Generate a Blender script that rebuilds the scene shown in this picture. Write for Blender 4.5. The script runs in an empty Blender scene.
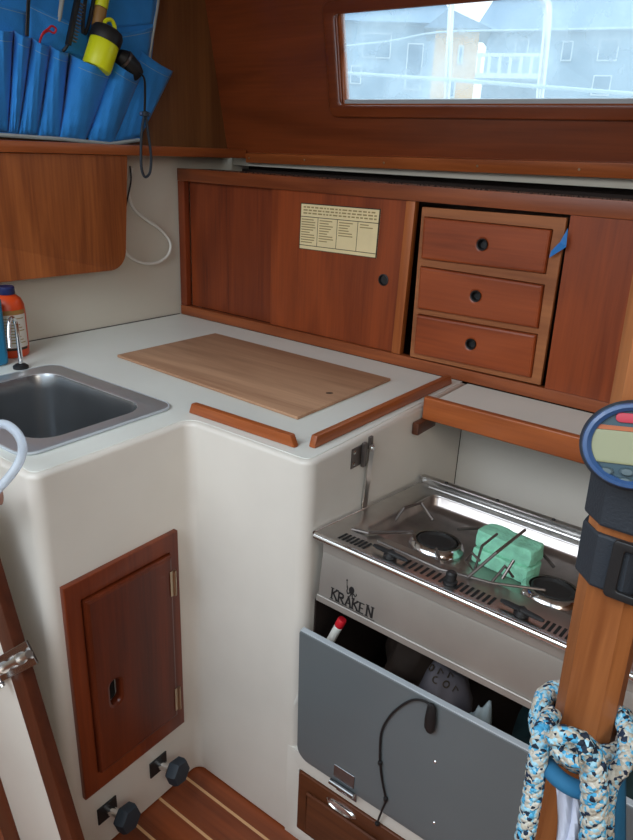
import bpy, bmesh, math, random
from mathutils import Vector, Matrix, noise
random.seed(7)
C = bpy.context.scene.collection
SC = bpy.context.scene
PI = math.pi

# ------------------------------------------------------------------ camera
FPX = 693.85
CAM = Vector((1.5194, -1.3796, 0.4684))
RT = Vector((0.79745338, 0.601956, 0.04143777))
FW = Vector((-0.54908534, 0.75245253, -0.36375883))
UP = Vector((-0.25014676, 0.26732783, 0.93057102))
cd = bpy.data.cameras.new('camera'); cam = bpy.data.objects.new('camera', cd); C.objects.link(cam)
cd.sensor_fit = 'HORIZONTAL'; cd.sensor_width = 36; cd.lens = FPX / 633 * 36; cd.clip_start = 0.02; cd.clip_end = 300
m4 = Matrix((( RT.x, UP.x, -FW.x, CAM.x), (RT.y, UP.y, -FW.y, CAM.y), (RT.z, UP.z, -FW.z, CAM.z), (0, 0, 0, 1)))
cam.matrix_world = m4
SC.camera = cam

# ------------------------------------------------------------------ world, daylight, added warm fill, exposure
w = bpy.data.worlds.new('sky'); SC.world = w; w.use_nodes = True
nt = w.node_tree; nt.nodes.clear()
out = nt.nodes.new('ShaderNodeOutputWorld'); bg = nt.nodes.new('ShaderNodeBackground')
tc = nt.nodes.new('ShaderNodeTexCoord'); sx = nt.nodes.new('ShaderNodeSeparateXYZ'); cr = nt.nodes.new('ShaderNodeValToRGB')
nt.links.new(tc.outputs['Generated'], sx.inputs[0]); nt.links.new(sx.outputs['Z'], cr.inputs[0])
cr.color_ramp.elements[0].position = 0.0; cr.color_ramp.elements[0].color = (0.10, 0.10, 0.11, 1)
e0 = cr.color_ramp.elements.new(.02); e0.color = (0.66, 0.74, 0.80, 1)
cr.color_ramp.elements[2].position = 0.5; cr.color_ramp.elements[2].color = (0.80, 0.92, 1.0, 1)
nt.links.new(cr.outputs[0], bg.inputs[0]); bg.inputs[1].default_value = 2.3
nt.links.new(bg.outputs[0], out.inputs[0])

def area(name, loc, target, sx_, sy_, power, col):
    l = bpy.data.lights.new(name, 'AREA'); l.shape = 'RECTANGLE'; l.size = sx_; l.size_y = sy_; l.energy = power; l.color = col
    o = bpy.data.objects.new(name, l); C.objects.link(o); o.location = loc
    o.rotation_euler = (Vector(target) - Vector(loc)).to_track_quat('-Z', 'Y').to_euler()
    return o
area('companionway_daylight', (0.75, -2.1, 1.25), (0.7, -0.3, -0.2), 0.8, 0.8, 17, (0.84, 0.91, 1.0))
area('cabin_warm_fill', (2.6, -1.5, 0.9), (0.9, -0.2, 0.1), 0.7, 0.5, 10, (1.0, 0.86, 0.70))  # unseen warm lamp added to stand in for bounced light

SC.view_settings.view_transform = 'Standard'; SC.view_settings.look = 'None'
SC.view_settings.gamma = 1; SC.view_settings.use_curve_mapping = False
SC.view_settings.exposure = 0.0

# ------------------------------------------------------------------ materials
def new_mat(name):
    m = bpy.data.materials.new(name); m.use_nodes = True
    return m, m.node_tree, m.node_tree.nodes['Principled BSDF']
def setp(p, **k):
    for a, b in k.items():
        n = a.replace('_', ' ')
        if n in p.inputs: p.inputs[n].default_value = b
def rgb(r, g, b):
    f = lambda c: (c / 255 / 12.92) if c <= 10.3 else ((c / 255 + .055) / 1.055) ** 2.4
    return (f(r), f(g), f(b), 1)
def plain(name, col, rough=.5, metal=0, bump=0, bscale=60, var=0.0, vscale=8, **k):
    m, t, p = new_mat(name); p.inputs['Base Color'].default_value = col; p.inputs['Roughness'].default_value = rough
    p.inputs['Metallic'].default_value = metal; setp(p, **k)
    tcn = t.nodes.new('ShaderNodeTexCoord')
    if var:
        n = t.nodes.new('ShaderNodeTexNoise'); n.inputs['Scale'].default_value = vscale; n.inputs['Detail'].default_value = 6
        t.links.new(tcn.outputs['Object'], n.inputs['Vector'])
        r = t.nodes.new('ShaderNodeValToRGB'); r.color_ramp.elements[0].position = .3; r.color_ramp.elements[1].position = .7
        r.color_ramp.elements[0].color = tuple(c * (1 - var) for c in col[:3]) + (1,)
        r.color_ramp.elements[1].color = tuple(min(1, c * (1 + var)) for c in col[:3]) + (1,)
        t.links.new(n.outputs[0], r.inputs[0]); t.links.new(r.outputs[0], p.inputs['Base Color'])
    if bump:
        n = t.nodes.new('ShaderNodeTexNoise'); n.inputs['Scale'].default_value = bscale; n.inputs['Detail'].default_value = 4
        t.links.new(tcn.outputs['Object'], n.inputs['Vector'])
        b = t.nodes.new('ShaderNodeBump'); b.inputs['Strength'].default_value = bump; b.inputs['Distance'].default_value = .002
        t.links.new(n.outputs[0], b.inputs['Height']); t.links.new(b.outputs[0], p.inputs['Normal'])
    return m
def wood(name, dark, light, axis=0, rough=.32, coat=.35, fine=1.0, red=None):
    dark = (dark[0], dark[1] * 1.06, dark[2] * .84, 1); light = (light[0], light[1] * 1.06, light[2] * .84, 1)
    m, t, p = new_mat(name); L = t.links.new
    tcn = t.nodes.new('ShaderNodeTexCoord'); mp = t.nodes.new('ShaderNodeMapping')
    s = [7.0, 7.0, 7.0]; s[axis] = 0.8
    mp.inputs['Scale'].default_value = s; L(tcn.outputs['Object'], mp.inputs['Vector'])
    n1 = t.nodes.new('ShaderNodeTexNoise'); n1.inputs['Scale'].default_value = 1.6; n1.inputs['Detail'].default_value = 8; n1.inputs['Distortion'].default_value = 1.2
    L(mp.outputs[0], n1.inputs['Vector'])
    mp2 = t.nodes.new('ShaderNodeMapping'); s2 = [160.0 * fine] * 3; s2[axis] = 5.0
    mp2.inputs['Scale'].default_value = s2; L(tcn.outputs['Object'], mp2.inputs['Vector'])
    n2 = t.nodes.new('ShaderNodeTexNoise'); n2.inputs['Scale'].default_value = 1.0; n2.inputs['Detail'].default_value = 5
    L(mp2.outputs[0], n2.inputs['Vector'])
    ad = t.nodes.new('ShaderNodeMath'); ad.operation = 'MULTIPLY_ADD'; ad.inputs[1].default_value = .38
    L(n2.outputs[0], ad.inputs[0]); L(n1.outputs[0], ad.inputs[2])
    r = t.nodes.new('ShaderNodeValToRGB'); r.color_ramp.elements[0].position = .45; r.color_ramp.elements[1].position = .92
    r.color_ramp.elements[0].color = dark; r.color_ramp.elements[1].color = light
    e = r.color_ramp.elements.new(.68); e.color = tuple((a + b) / 2 for a, b in zip(dark, light))
    L(ad.outputs[0], r.inputs[0]); L(r.outputs[0], p.inputs['Base Color'])
    bp = t.nodes.new('ShaderNodeBump'); bp.inputs['Strength'].default_value = .12; bp.inputs['Distance'].default_value = .001
    L(n2.outputs[0], bp.inputs['Height']); L(bp.outputs[0], p.inputs['Normal'])
    mr = t.nodes.new('ShaderNodeMapRange'); mr.inputs[3].default_value = rough - .07; mr.inputs[4].default_value = rough + .12
    L(n1.outputs[0], mr.inputs[0]); L(mr.outputs[0], p.inputs['Roughness'])
    p.inputs['Coat Weight'].default_value = coat * .6; p.inputs['Specular IOR Level'].default_value = .38; p.inputs['Coat Roughness'].default_value = .22
    return m
M = {}
M['side_teak'] = wood('varnished_teak_ply', rgb(96, 41, 20), rgb(132, 60, 30), 0)
M['bulk_teak'] = wood('bulkhead_teak_ply', rgb(96, 56, 34), rgb(130, 82, 50), 2, .42, .15)
M['board_teak'] = wood('locker_front_teak', rgb(104, 48, 26), rgb(172, 96, 54), 2, .42, .15)
M['trim_teak'] = wood('trim_teak', rgb(122, 56, 27), rgb(178, 94, 52), 0, .36, .25)
M['trim_teak_y'] = wood('trim_teak_y', rgb(120, 56, 28), rgb(176, 94, 52), 1, .36, .25)
M['frame_x'] = wood('frame_teak_x', rgb(98, 42, 22), rgb(152, 78, 44), 0, .4, .2)
M['frame_z'] = wood('frame_teak_z', rgb(124, 58, 28), rgb(176, 98, 54), 2, .4, .2)
M['slide_shaded'] = wood('rear_door_teak_shaded', rgb(84, 30, 13), rgb(132, 56, 25), 2, .45, .1)  # darker copy of the door teak, left-end shading put into its colour
M['slide'] = wood('sliding_door_teak', rgb(98, 37, 15), rgb(150, 66, 28), 2, .42, .15)
M['drawer'] = wood('drawer_teak', rgb(112, 44, 20), rgb(160, 74, 38), 0, .38, .25)
M['drawer_frame'] = wood('drawer_frame_teak', rgb(124, 68, 42), rgb(168, 102, 68), 0, .5, .1)
M['locker'] = wood('locker_teak', rgb(70, 24, 10), rgb(108, 42, 20), 2, .36, .25)
M['locker_frame'] = wood('locker_frame_teak', rgb(88, 32, 16), rgb(134, 58, 30), 2, .38, .25)
M['dark_teak'] = wood('dark_teak', rgb(66, 32, 20), rgb(104, 56, 36), 0, .42, .2)
M['strip'] = wood('dark_strip_teak', rgb(58, 24, 15), rgb(92, 42, 26), 2, .42, .2)
M['post'] = wood('post_teak', rgb(120, 66, 38), rgb(170, 104, 66), 2, .4, .2)
M['bamboo'] = wood('cutting_board_wood', rgb(148, 106, 90), rgb(192, 148, 130), 0, .55, 0, .6)
M['gel'] = plain('cream_gelcoat', rgb(214, 209, 200), .42, bump=.05, bscale=12, var=.05, vscale=5, Coat_Weight=.1)
M['liner'] = plain('cream_liner', rgb(196, 190, 176), .6, bump=.06, bscale=40, var=.03, vscale=4)
M['laminate'] = plain('white_laminate', rgb(220, 223, 216), .38, var=.02, vscale=9, bump=.02, bscale=30)
M['ceiling'] = plain('headliner', rgb(205, 200, 190), .7, var=.03)
M['hull'] = plain('dark_bilge_bin_shade', rgb(40, 26, 20), .8, var=.1)
M['steel'] = plain('brushed_steel', (.56, .545, .53, 1), .30, 1, var=.12, vscale=18, bump=.03, bscale=90)
M['pan'] = plain('stove_pan_steel', (.42, .38, .36, 1), .36, 1, var=.25, vscale=22, bump=.06, bscale=60)
M['steel_front'] = plain('stove_front_steel', (.40, .375, .345, 1), .44, .62, var=.08, vscale=10)
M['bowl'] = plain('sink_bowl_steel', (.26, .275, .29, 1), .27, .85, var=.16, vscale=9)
M['sink'] = plain('sink_steel', (.50, .51, .52, 1), .36, .68, var=.10, vscale=10)
M['chrome'] = plain('chrome', (.78, .78, .78, 1), .14, 1)
M['black'] = plain('black_plastic', (.010, .010, .011, 1), .5)
M['iron'] = plain('burner_cap', (.02, .02, .02, 1), .55, .3, bump=.2, bscale=200)
M['rod'] = plain('grey_rod', (.16, .14, .13, 1), .38, .8)
M['rod_bright'] = plain('dull_steel', (.30, .30, .31, 1), .22, 1)
M['rubber'] = plain('blue_black_rubber', rgb(34, 44, 54), .6)
M['hole'] = plain('dark_void', (.004, .004, .004, 1), .9)
M['grey'] = plain('grey_panel', rgb(100, 107, 110), .34, var=.03, vscale=6, Coat_Weight=.15)
M['grey_edge'] = plain('panel_edge', rgb(176, 184, 190), .35)
M['canvas'] = plain('blue_canvas', rgb(40, 140, 222), .8, bump=.3, bscale=300, var=.08, vscale=14, Sheen_Weight=.15)
M['thread'] = plain('white_thread', rgb(140, 178, 208), .8)
M['piping'] = plain('grey_piping', rgb(168, 172, 168), .8)
M['yellow'] = plain('yellow_plastic', rgb(232, 240, 24), .4)
M['tan'] = plain('tan_plastic', rgb(160, 118, 60), .5)
M['red'] = plain('red_plastic', rgb(196, 24, 38), .45)
M['orange'] = plain('orange_plastic', rgb(206, 70, 24), .38)
M['navy'] = plain('navy_plastic', rgb(22, 34, 84), .45)
M['label_white'] = plain('label_paper', rgb(206, 200, 190), .6)
M['paper'] = plain('old_paper', rgb(224, 206, 160), .65, var=.04, vscale=30)
M['badge'] = plain('muted_red', rgb(168, 38, 58), .5)
M['ink'] = plain('ink', rgb(52, 40, 26), .7)
M['ink_soft'] = plain('faded_ink', rgb(150, 130, 86), .7)
M['blue'] = plain('blue_plastic', rgb(30, 120, 160), .5, var=.1, vscale=60)
M['tape'] = plain('blue_tape', rgb(40, 120, 196), .6)
M['white'] = plain('white_plastic', rgb(216, 214, 206), .45)
M['sponge'] = plain('green_sponge', rgb(136, 206, 176), .9, bump=1.0, bscale=160, var=.14, vscale=60)
M['strap'] = plain('black_neoprene', rgb(34, 40, 48), .7, bump=.3, bscale=500)
M['device_blue'] = plain('blue_bezel', rgb(42, 74, 118), .38, Coat_Weight=.2)
M['device_face'] = plain('teal_face', rgb(34, 62, 74), .45)
M['lcd'] = plain('lcd', rgb(132, 134, 104), .12)
M['button'] = plain('button', rgb(70, 86, 92), .3)
M['fabric_blue'] = plain('blue_fabric', rgb(28, 96, 134), .8, bump=.4, bscale=120, var=.1, vscale=20)
M['bag'] = plain('white_bag', rgb(206, 210, 226), .55, bump=.5, bscale=25)
M['bag_grey'] = plain('grey_white_cloth', rgb(84, 80, 86), .8)
M['teal_cloth'] = plain('teal_cloth', rgb(22, 50, 54), .85, bump=.6, bscale=30, var=.2, vscale=15)
M['beige'] = plain('beige_cloth', rgb(66, 52, 44), .8, var=.15, vscale=30)
M['caulk'] = plain('debris', rgb(30, 20, 16), .9, bump=1, bscale=150)
M['brass'] = plain('screw_metal', (.55, .45, .32, 1), .35, 1)

def floor_mat():
    m, t, p = new_mat('teak_and_holly_sole'); L = t.links.new
    base = wood('sole_tmp', rgb(92, 40, 22), rgb(134, 64, 36), 0, .34, .3)
    bpy.data.materials.remove(m); m = base; t = m.node_tree; p = t.nodes['Principled BSDF']; L = t.links.new
    src = p.inputs['Base Color'].links[0].from_socket
    tcn = t.nodes.new('ShaderNodeNewGeometry'); s = t.nodes.new('ShaderNodeSeparateXYZ'); L(tcn.outputs['Position'], s.inputs[0])
    a = t.nodes.new('ShaderNodeMath'); a.operation = 'ADD'; a.inputs[1].default_value = 10 + .615; L(s.outputs['Y'], a.inputs[0])
    d = t.nodes.new('ShaderNodeMath'); d.operation = 'DIVIDE'; d.inputs[1].default_value = .0715; L(a.outputs[0], d.inputs[0])
    # align: a line at y = -0.615 and every 71.5 mm
    d2 = t.nodes.new('ShaderNodeMath'); d2.operation = 'ADD'; d2.inputs[1].default_value = -(10 / .0715) % 1; L(d.outputs[0], d2.inputs[0])
    f = t.nodes.new('ShaderNodeMath'); f.operation = 'FRACT'; L(d2.outputs[0], f.inputs[0])
    g = t.nodes.new('ShaderNodeMath'); g.operation = 'LESS_THAN'; g.inputs[1].default_value = .085; L(f.outputs[0], g.inputs[0])
    mx = t.nodes.new('ShaderNodeMix'); mx.data_type = 'RGBA'
    L(g.outputs[0], mx.inputs[0]); L(src, mx.inputs[6]); mx.inputs[7].default_value = rgb(196, 152, 108)
    L(mx.outputs[2], p.inputs['Base Color']); m.name = 'teak_and_holly_sole'
    return m
M['sole'] = floor_mat()

def glass_mat():
    m = bpy.data.materials.new('crazed_acrylic'); m.use_nodes = True; t = m.node_tree; t.nodes.clear(); L = t.links.new
    o = t.nodes.new('ShaderNodeOutputMaterial'); tr = t.nodes.new('ShaderNodeBsdfTransparent'); tr.inputs[0].default_value = (.94, .98, 1, 1)
    tl = t.nodes.new('ShaderNodeBsdfTranslucent'); tl.inputs[0].default_value = (.80, .93, 1, 1)
    gl = t.nodes.new('ShaderNodeBsdfGlossy'); gl.inputs['Roughness'].default_value = .1
    n = t.nodes.new('ShaderNodeTexNoise'); n.inputs['Scale'].default_value = 7; n.inputs['Detail'].default_value = 8
    tcn = t.nodes.new('ShaderNodeTexCoord'); L(tcn.outputs['Object'], n.inputs['Vector'])
    mr = t.nodes.new('ShaderNodeMapRange'); mr.inputs[1].default_value = .3; mr.inputs[2].default_value = .75; mr.inputs[3].default_value = .14; mr.inputs[4].default_value = .42
    L(n.outputs[0], mr.inputs[0])
    a = t.nodes.new('ShaderNodeMixShader'); L(mr.outputs[0], a.inputs[0]); L(tr.outputs[0], a.inputs[1]); L(tl.outputs[0], a.inputs[2])
    b = t.nodes.new('ShaderNodeMixShader'); b.inputs[0].default_value = .05; L(a.outputs[0], b.inputs[1]); L(gl.outputs[0], b.inputs[2])
    L(b.outputs[0], o.inputs[0]); return m
M['glass'] = glass_mat()
def hose_mat():
    m, t, p = new_mat('clear_hose'); setp(p, Roughness=.18, Transmission_Weight=.55, IOR=1.3); p.inputs['Base Color'].default_value = rgb(214, 224, 236); return m
M['hose'] = hose_mat()
def clear_plastic():
    m, t, p = new_mat('clear_wrap'); setp(p, Roughness=.15, Transmission_Weight=.6, IOR=1.3); p.inputs['Base Color'].default_value = rgb(190, 205, 210); return m
M['wrap'] = clear_plastic()
def rope_mat():
    m, t, p = new_mat('braided_rope'); L = t.links.new
    tcn = t.nodes.new('ShaderNodeTexCoord')
    v = t.nodes.new('ShaderNodeTexVoronoi'); v.inputs['Scale'].default_value = 290; L(tcn.outputs['Object'], v.inputs['Vector'])
    s = t.nodes.new('ShaderNodeSeparateColor'); L(v.outputs['Color'], s.inputs[0])
    n = t.nodes.new('ShaderNodeTexNoise'); n.inputs['Scale'].default_value = 44; n.inputs['Detail'].default_value = 1; L(tcn.outputs['Object'], n.inputs['Vector'])
    ad = t.nodes.new('ShaderNodeMath'); ad.operation = 'MULTIPLY_ADD'; ad.inputs[1].default_value = .55; L(s.outputs[0], ad.inputs[0]); L(n.outputs[0], ad.inputs[2])
    r = t.nodes.new('ShaderNodeValToRGB'); r.color_ramp.interpolation = 'CONSTANT'
    el = r.color_ramp.elements; el[0].position = 0; el[0].color = rgb(20, 34, 52); el[1].position = .50; el[1].color = rgb(70, 158, 200)
    for ps, c in ((.62, rgb(150, 196, 214)), (.72, rgb(178, 172, 158)), (.86, rgb(196, 194, 184)), (.98, rgb(58, 146, 190)), (1.0, rgb(22, 40, 64))):
        e = el.new(min(ps, 1.0)); e.color = c
    L(ad.outputs[0], r.inputs[0]); L(r.outputs[0], p.inputs['Base Color'])
    b = t.nodes.new('ShaderNodeBump'); b.inputs['Strength'].default_value = .7; b.inputs['Distance'].default_value = .002
    L(v.outputs['Distance'], b.inputs['Height']); b.invert = True; L(b.outputs[0], p.inputs['Normal']); p.inputs['Roughness'].default_value = .8
    return m
M['rope'] = rope_mat()
M['house_grey'] = plain('house_pale_blue', rgb(138, 162, 180), .9, var=.04)
M['house_yellow'] = plain('house_yellow', rgb(236, 172, 84), .9)
M['house_cream'] = plain('house_cream', rgb(214, 206, 186), .9)
M['roof'] = plain('roof_slate', rgb(112, 140, 164), .9, var=.05)
M['win_dark'] = plain('house_window', rgb(76, 112, 138), .3)
M['white_out'] = plain('white_paint', rgb(222, 228, 230), .6)
M['rail_steel'] = plain('stanchion_steel', (.8, .82, .82, 1), .2, .6)
M['wire'] = plain('lifeline', rgb(188, 206, 214), .5)

# ------------------------------------------------------------------ mesh tools
ORG = {}
def empty(name, loc=(0, 0, 0), label=None, cat=None, group=None, mat=None):
    o = bpy.data.objects.new(name, None); o.empty_display_size = .02; C.objects.link(o)
    Mw = Matrix.Translation(Vector(loc)) if mat is None else Matrix(mat)
    o.matrix_world = Mw; ORG[o.name] = Mw.copy(); tag(o, label, cat, group); return o
def tag(o, label=None, cat=None, group=None, kind=None):
    if label: o['label'] = label
    if cat: o['category'] = cat
    if group: o['group'] = group
    if kind: o['kind'] = kind
    return o
class MB:
    def __init__(s, xf=None): s.bm = bmesh.new(); s.xf = xf or Matrix.Identity(4)
    def v(s, p): return s.bm.verts.new(s.xf @ Vector(p))
    def box(s, x0, x1, y0, y1, z0, z1, bev=0, seg=2):
        return s.hexa([(x0, y0, z0), (x1, y0, z0), (x1, y1, z0), (x0, y1, z0), (x0, y0, z1), (x1, y0, z1), (x1, y1, z1), (x0, y1, z1)], bev, seg)
    def hexa(s, P, bev=0, seg=2):
        vs = [s.v(p) for p in P]
        fs = [s.bm.faces.new([vs[i] for i in q]) for q in ((3, 2, 1, 0), (4, 5, 6, 7), (0, 1, 5, 4), (1, 2, 6, 5), (2, 3, 7, 6), (3, 0, 4, 7))]
        if bev:
            es = list({e for f in fs for e in f.edges})
            bmesh.ops.bevel(s.bm, geom=es, offset=bev, segments=seg, affect='EDGES', profile=.6)
        return s
    def prism(s, loop, vec, bev=0, seg=2, only_top=False):
        # loop: planar closed list of points, extruded by vec
        vec = Vector(vec); a = [s.v(p) for p in loop]; b = [s.v(Vector(p) + vec) for p in loop]; n = len(a)
        f0 = s.bm.faces.new(list(reversed(a))); f1 = s.bm.faces.new(b)
        for i in range(n): s.bm.faces.new([a[i], a[(i + 1) % n], b[(i + 1) % n], b[i]])
        if bev:
            es = list(f1.edges) + ([] if only_top else list(f0.edges))
            bmesh.ops.bevel(s.bm, geom=es, offset=bev, segments=seg, affect='EDGES', profile=.6)
        return s
    def tube(s, pts, r, n=10, cap=True, closed=False, flat=1.0, ups=None):
        pts = [Vector(p) for p in pts]; N = len(pts); rs = r if isinstance(r, (list, tuple)) else [r] * N
        rings = []; t0 = None; nrm = None
        for i, p in enumerate(pts):
            if closed: t = pts[(i + 1) % N] - pts[i - 1]
            else: t = pts[min(i + 1, N - 1)] - pts[max(i - 1, 0)]
            if t.length < 1e-9: t = Vector((0, 0, 1))
            t.normalize()
            if nrm is None:
                h = Vector(ups) if ups else (Vector((0, 0, 1)) if abs(t.z) < .9 else Vector((1, 0, 0)))
                nrm = (h - t * h.dot(t)).normalized()
            else:
                nrm = (nrm - t * nrm.dot(t))
                nrm = nrm.normalized() if nrm.length > 1e-6 else t.orthogonal().normalized()
            b = t.cross(nrm)
            rings.append([s.v(p + (nrm * math.cos(2 * PI * k / n) * rs[i] * flat + b * math.sin(2 * PI * k / n) * rs[i])) for k in range(n)])
        R_ = range(N if closed else N - 1)
        for i in R_:
            A, B = rings[i], rings[(i + 1) % N]
            for k in range(n): s.bm.faces.new([A[k], A[(k + 1) % n], B[(k + 1) % n], B[k]])
        if cap and not closed:
            s.bm.faces.new(list(reversed(rings[0]))); s.bm.faces.new(rings[-1])
        return s
    def lathe(s, prof, c=(0, 0, 0), axis=(0, 0, 1), n=32, sc=(1, 1), xdir=None):
        ax = Vector(axis).normalized(); u = Vector(xdir) if xdir else ax.orthogonal(); u = (u - ax * u.dot(ax)).normalized(); vv = ax.cross(u); c = Vector(c); rings = []
        for (r, h) in prof:
            if r < 1e-6: rings.append([s.v(c + ax * h)])
            else: rings.append([s.v(c + ax * h + u * math.cos(2 * PI * k / n) * r * sc[0] + vv * math.sin(2 * PI * k / n) * r * sc[1]) for k in range(n)])
        for A, B in zip(rings, rings[1:]):
            for k in range(n):
                k2 = (k + 1) % n
                if len(A) == 1 and len(B) == 1: continue
                if len(A) == 1: s.bm.faces.new([A[0], B[k2], B[k]])
                elif len(B) == 1: s.bm.faces.new([A[k], A[k2], B[0]])
                else: s.bm.faces.new([A[k], A[k2], B[k2], B[k]])
        return s
    def grid(s, fn, nu, nv):
        g = [[s.v(fn(i / nu, j / nv)) for i in range(nu + 1)] for j in range(nv + 1)]
        for j in range(nv):
            for i in range(nu): s.bm.faces.new([g[j][i], g[j][i + 1], g[j + 1][i + 1], g[j + 1][i]])
        return s
    def quad(s, P): s.bm.faces.new([s.v(p) for p in P]); return s
    def add_mesh(s, me, xf=None):
        t = bmesh.new(); t.from_mesh(me)
        if xf: bmesh.ops.transform(t, matrix=xf, verts=t.verts)
        bmesh.ops.transform(t, matrix=s.xf, verts=t.verts)
        tm = bpy.data.meshes.new('t'); t.to_mesh(tm); t.free(); s.bm.from_mesh(tm); bpy.data.meshes.remove(tm); return s
    def build(s, name, mat, parent=None, smooth=True, solid=0, label=None, cat=None, group=None, kind=None, sub=0, ang=35):
        bm = s.bm
        bmesh.ops.remove_doubles(bm, verts=bm.verts, dist=1e-6)
        bmesh.ops.recalc_face_normals(bm, faces=bm.faces)
        if parent is not None: Wm = ORG[parent.name]
        else:
            xs = [v.co for v in bm.verts]
            mn = Vector((min(v.x for v in xs), min(v.y for v in xs), min(v.z for v in xs))); mxx = Vector((max(v.x for v in xs), max(v.y for v in xs), max(v.z for v in xs)))
            Wm = Matrix.Translation(Vector(((mn.x + mxx.x) / 2, (mn.y + mxx.y) / 2, mn.z)))
        bmesh.ops.transform(bm, matrix=Wm.inverted(), verts=bm.verts)
        me = bpy.data.meshes.new(name); bm.to_mesh(me); bm.free()
        me.materials.append(M[mat] if isinstance(mat, str) else mat)
        if smooth:
            for p in me.polygons: p.use_smooth = True
            try: me.set_sharp_from_angle(angle=math.radians(ang))
            except Exception: pass
        o = bpy.data.objects.new(name, me); C.objects.link(o)
        if parent is not None: o.parent = parent; ORG[o.name] = Wm.copy()
        else: o.matrix_world = Wm; ORG[o.name] = Wm.copy()
        if solid:
            md = o.modifiers.new('s', 'SOLIDIFY'); md.thickness = solid; md.offset = 0
        if sub:
            md = o.modifiers.new('u', 'SUBSURF'); md.levels = sub; md.render_levels = sub
        tag(o, label, cat, group, kind); return o
def catmull(P, k=8, closed=False):
    P = [Vector(p) for p in P]; n = len(P); o = []
    g = (lambda i: P[i % n]) if closed else (lambda i: P[max(0, min(n - 1, i))])
    for i in range(n if closed else n - 1):
        a, b, c, d = g(i - 1), g(i), g(i + 1), g(i + 2)
        for j in range(k):
            t = j / k
            o.append(.5 * ((2 * b) + (c - a) * t + (2 * a - 5 * b + 4 * c - d) * t * t + (3 * b - a - 3 * c + d) * t ** 3))
    if not closed: o.append(P[-1])
    return o
def rrect(x0, x1, y0, y1, r, n=6):
    o = []
    for cx, cy, a0 in ((x1 - r, y1 - r, 0), (x0 + r, y1 - r, 90), (x0 + r, y0 + r, 180), (x1 - r, y0 + r, 270)):
        for i in range(n + 1):
            a = math.radians(a0 + 90 * i / n); o.append((cx + r * math.cos(a), cy + r * math.sin(a)))
    return o
def fillet(P, rad, n=6):
    out = []; N = len(P)
    for i in range(N):
        r = rad[i] if isinstance(rad, (list, tuple)) else rad
        p = Vector(P[i]).to_2d(); a = Vector(P[i - 1]).to_2d(); b = Vector(P[(i + 1) % N]).to_2d()
        if r <= 0: out.append(tuple(p)); continue
        u = (a - p).normalized(); v_ = (b - p).normalized(); ang = u.angle(v_); d = r / math.tan(ang / 2); s_, e = p + u * d, p + v_ * d
        c = p + (u + v_).normalized() * (r / math.sin(ang / 2))
        a0 = math.atan2(s_.y - c.y, s_.x - c.x); a1 = math.atan2(e.y - c.y, e.x - c.x); da = (a1 - a0 + PI) % (2 * PI) - PI
        for k in range(n + 1):
            q = a0 + da * k / n; out.append((c.x + r * math.cos(q), c.y + r * math.sin(q)))
    return out
def plate(loops, z0, z1, bev=0, seg=2):
    """flat plate (mesh) with holes from 2D loops, rounded rims"""
    cu = bpy.data.curves.new('c', 'CURVE'); cu.dimensions = '2D'; cu.fill_mode = 'BOTH'
    cu.extrude = (z1 - z0) / 2 - bev; cu.bevel_depth = bev; cu.bevel_resolution = seg; cu.offset = -bev
    for lp in loops:
        sp = cu.splines.new('POLY'); sp.points.add(len(lp) - 1); sp.use_cyclic_u = True
        for i, (x, y) in enumerate(lp): sp.points[i].co = (x, y, 0, 1)
    o = bpy.data.objects.new('c', cu); C.objects.link(o)
    me = bpy.data.meshes.new_from_object(o); bpy.data.objects.remove(o); bpy.data.curves.remove(cu)
    me.transform(Matrix.Translation((0, 0, (z0 + z1) / 2))); return me
def frame_mat(o, x, y):
    x = Vector(x).normalized(); y = Vector(y); y = (y - x * y.dot(x)).normalized(); z = x.cross(y)
    return Matrix(((x.x, y.x, z.x, o[0]), (x.y, y.y, z.y, o[1]), (x.z, y.z, z.z, o[2]), (0, 0, 0, 1)))

# where a thing seen along a sight line stands on a known surface of the place
def ray(u, v): return FW + RT * ((u - 316.5) / FPX) - UP * ((v - 420) / FPX)
def onplane(u, v, n, d):
    r = ray(u, v); n = Vector(n); return CAM + r * ((d - n.dot(CAM)) / n.dot(r))
def onX(u, v, x): return onplane(u, v, (1, 0, 0), x)
def onY(u, v, y): return onplane(u, v, (0, 1, 0), y)
def onZ(u, v, z): return onplane(u, v, (0, 0, 1), z)
WD = Vector((-.0208, -.4505, 0)).normalized(); WN = Vector((-WD.y, WD.x, 0))
def onW(u, v, off): return onplane(u, v, WN, off)
def wp(s, z, off): return WD * s + WN * off + Vector((0, 0, z))
SN = Vector((0, .97764831, .21024695)); SD = .28406465
def cs(x, z, off=0):   # point on the sloping cabin side at height z; off = towards the cabin
    y = (SD - SN.z * z) / SN.y; return Vector((x, y, z)) - SN * off

# ================================================================== SETTING
mb = MB(); mb.box(-.2, 2.7, -2.4, .1, -.87, -.834); mb.build('floor', 'sole', kind='structure', smooth=False)
# left bulkhead: cream liner below, teak ply above
mb = MB(); F = frame_mat((0, 0, 0), WD, (0, 0, 1))   # local z = WD x Z
q = [wp(-.29, -.834, 0), wp(2.2, -.834, 0), wp(2.2, .44, 0), wp(-.29, .44, 0)]
mb.prism(q, WN * -.02); mb.build('wall_left', 'liner', kind='structure', smooth=False)
mb = MB(); q = [wp(-.29, .44, 0), wp(2.2, .44, 0), wp(2.2, 1.0, 0), wp(-.07, 1.0, 0)]
mb.prism(q, WN * -.02); mb.build('wall_left', 'bulk_teak', kind='structure', smooth=False)
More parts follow.
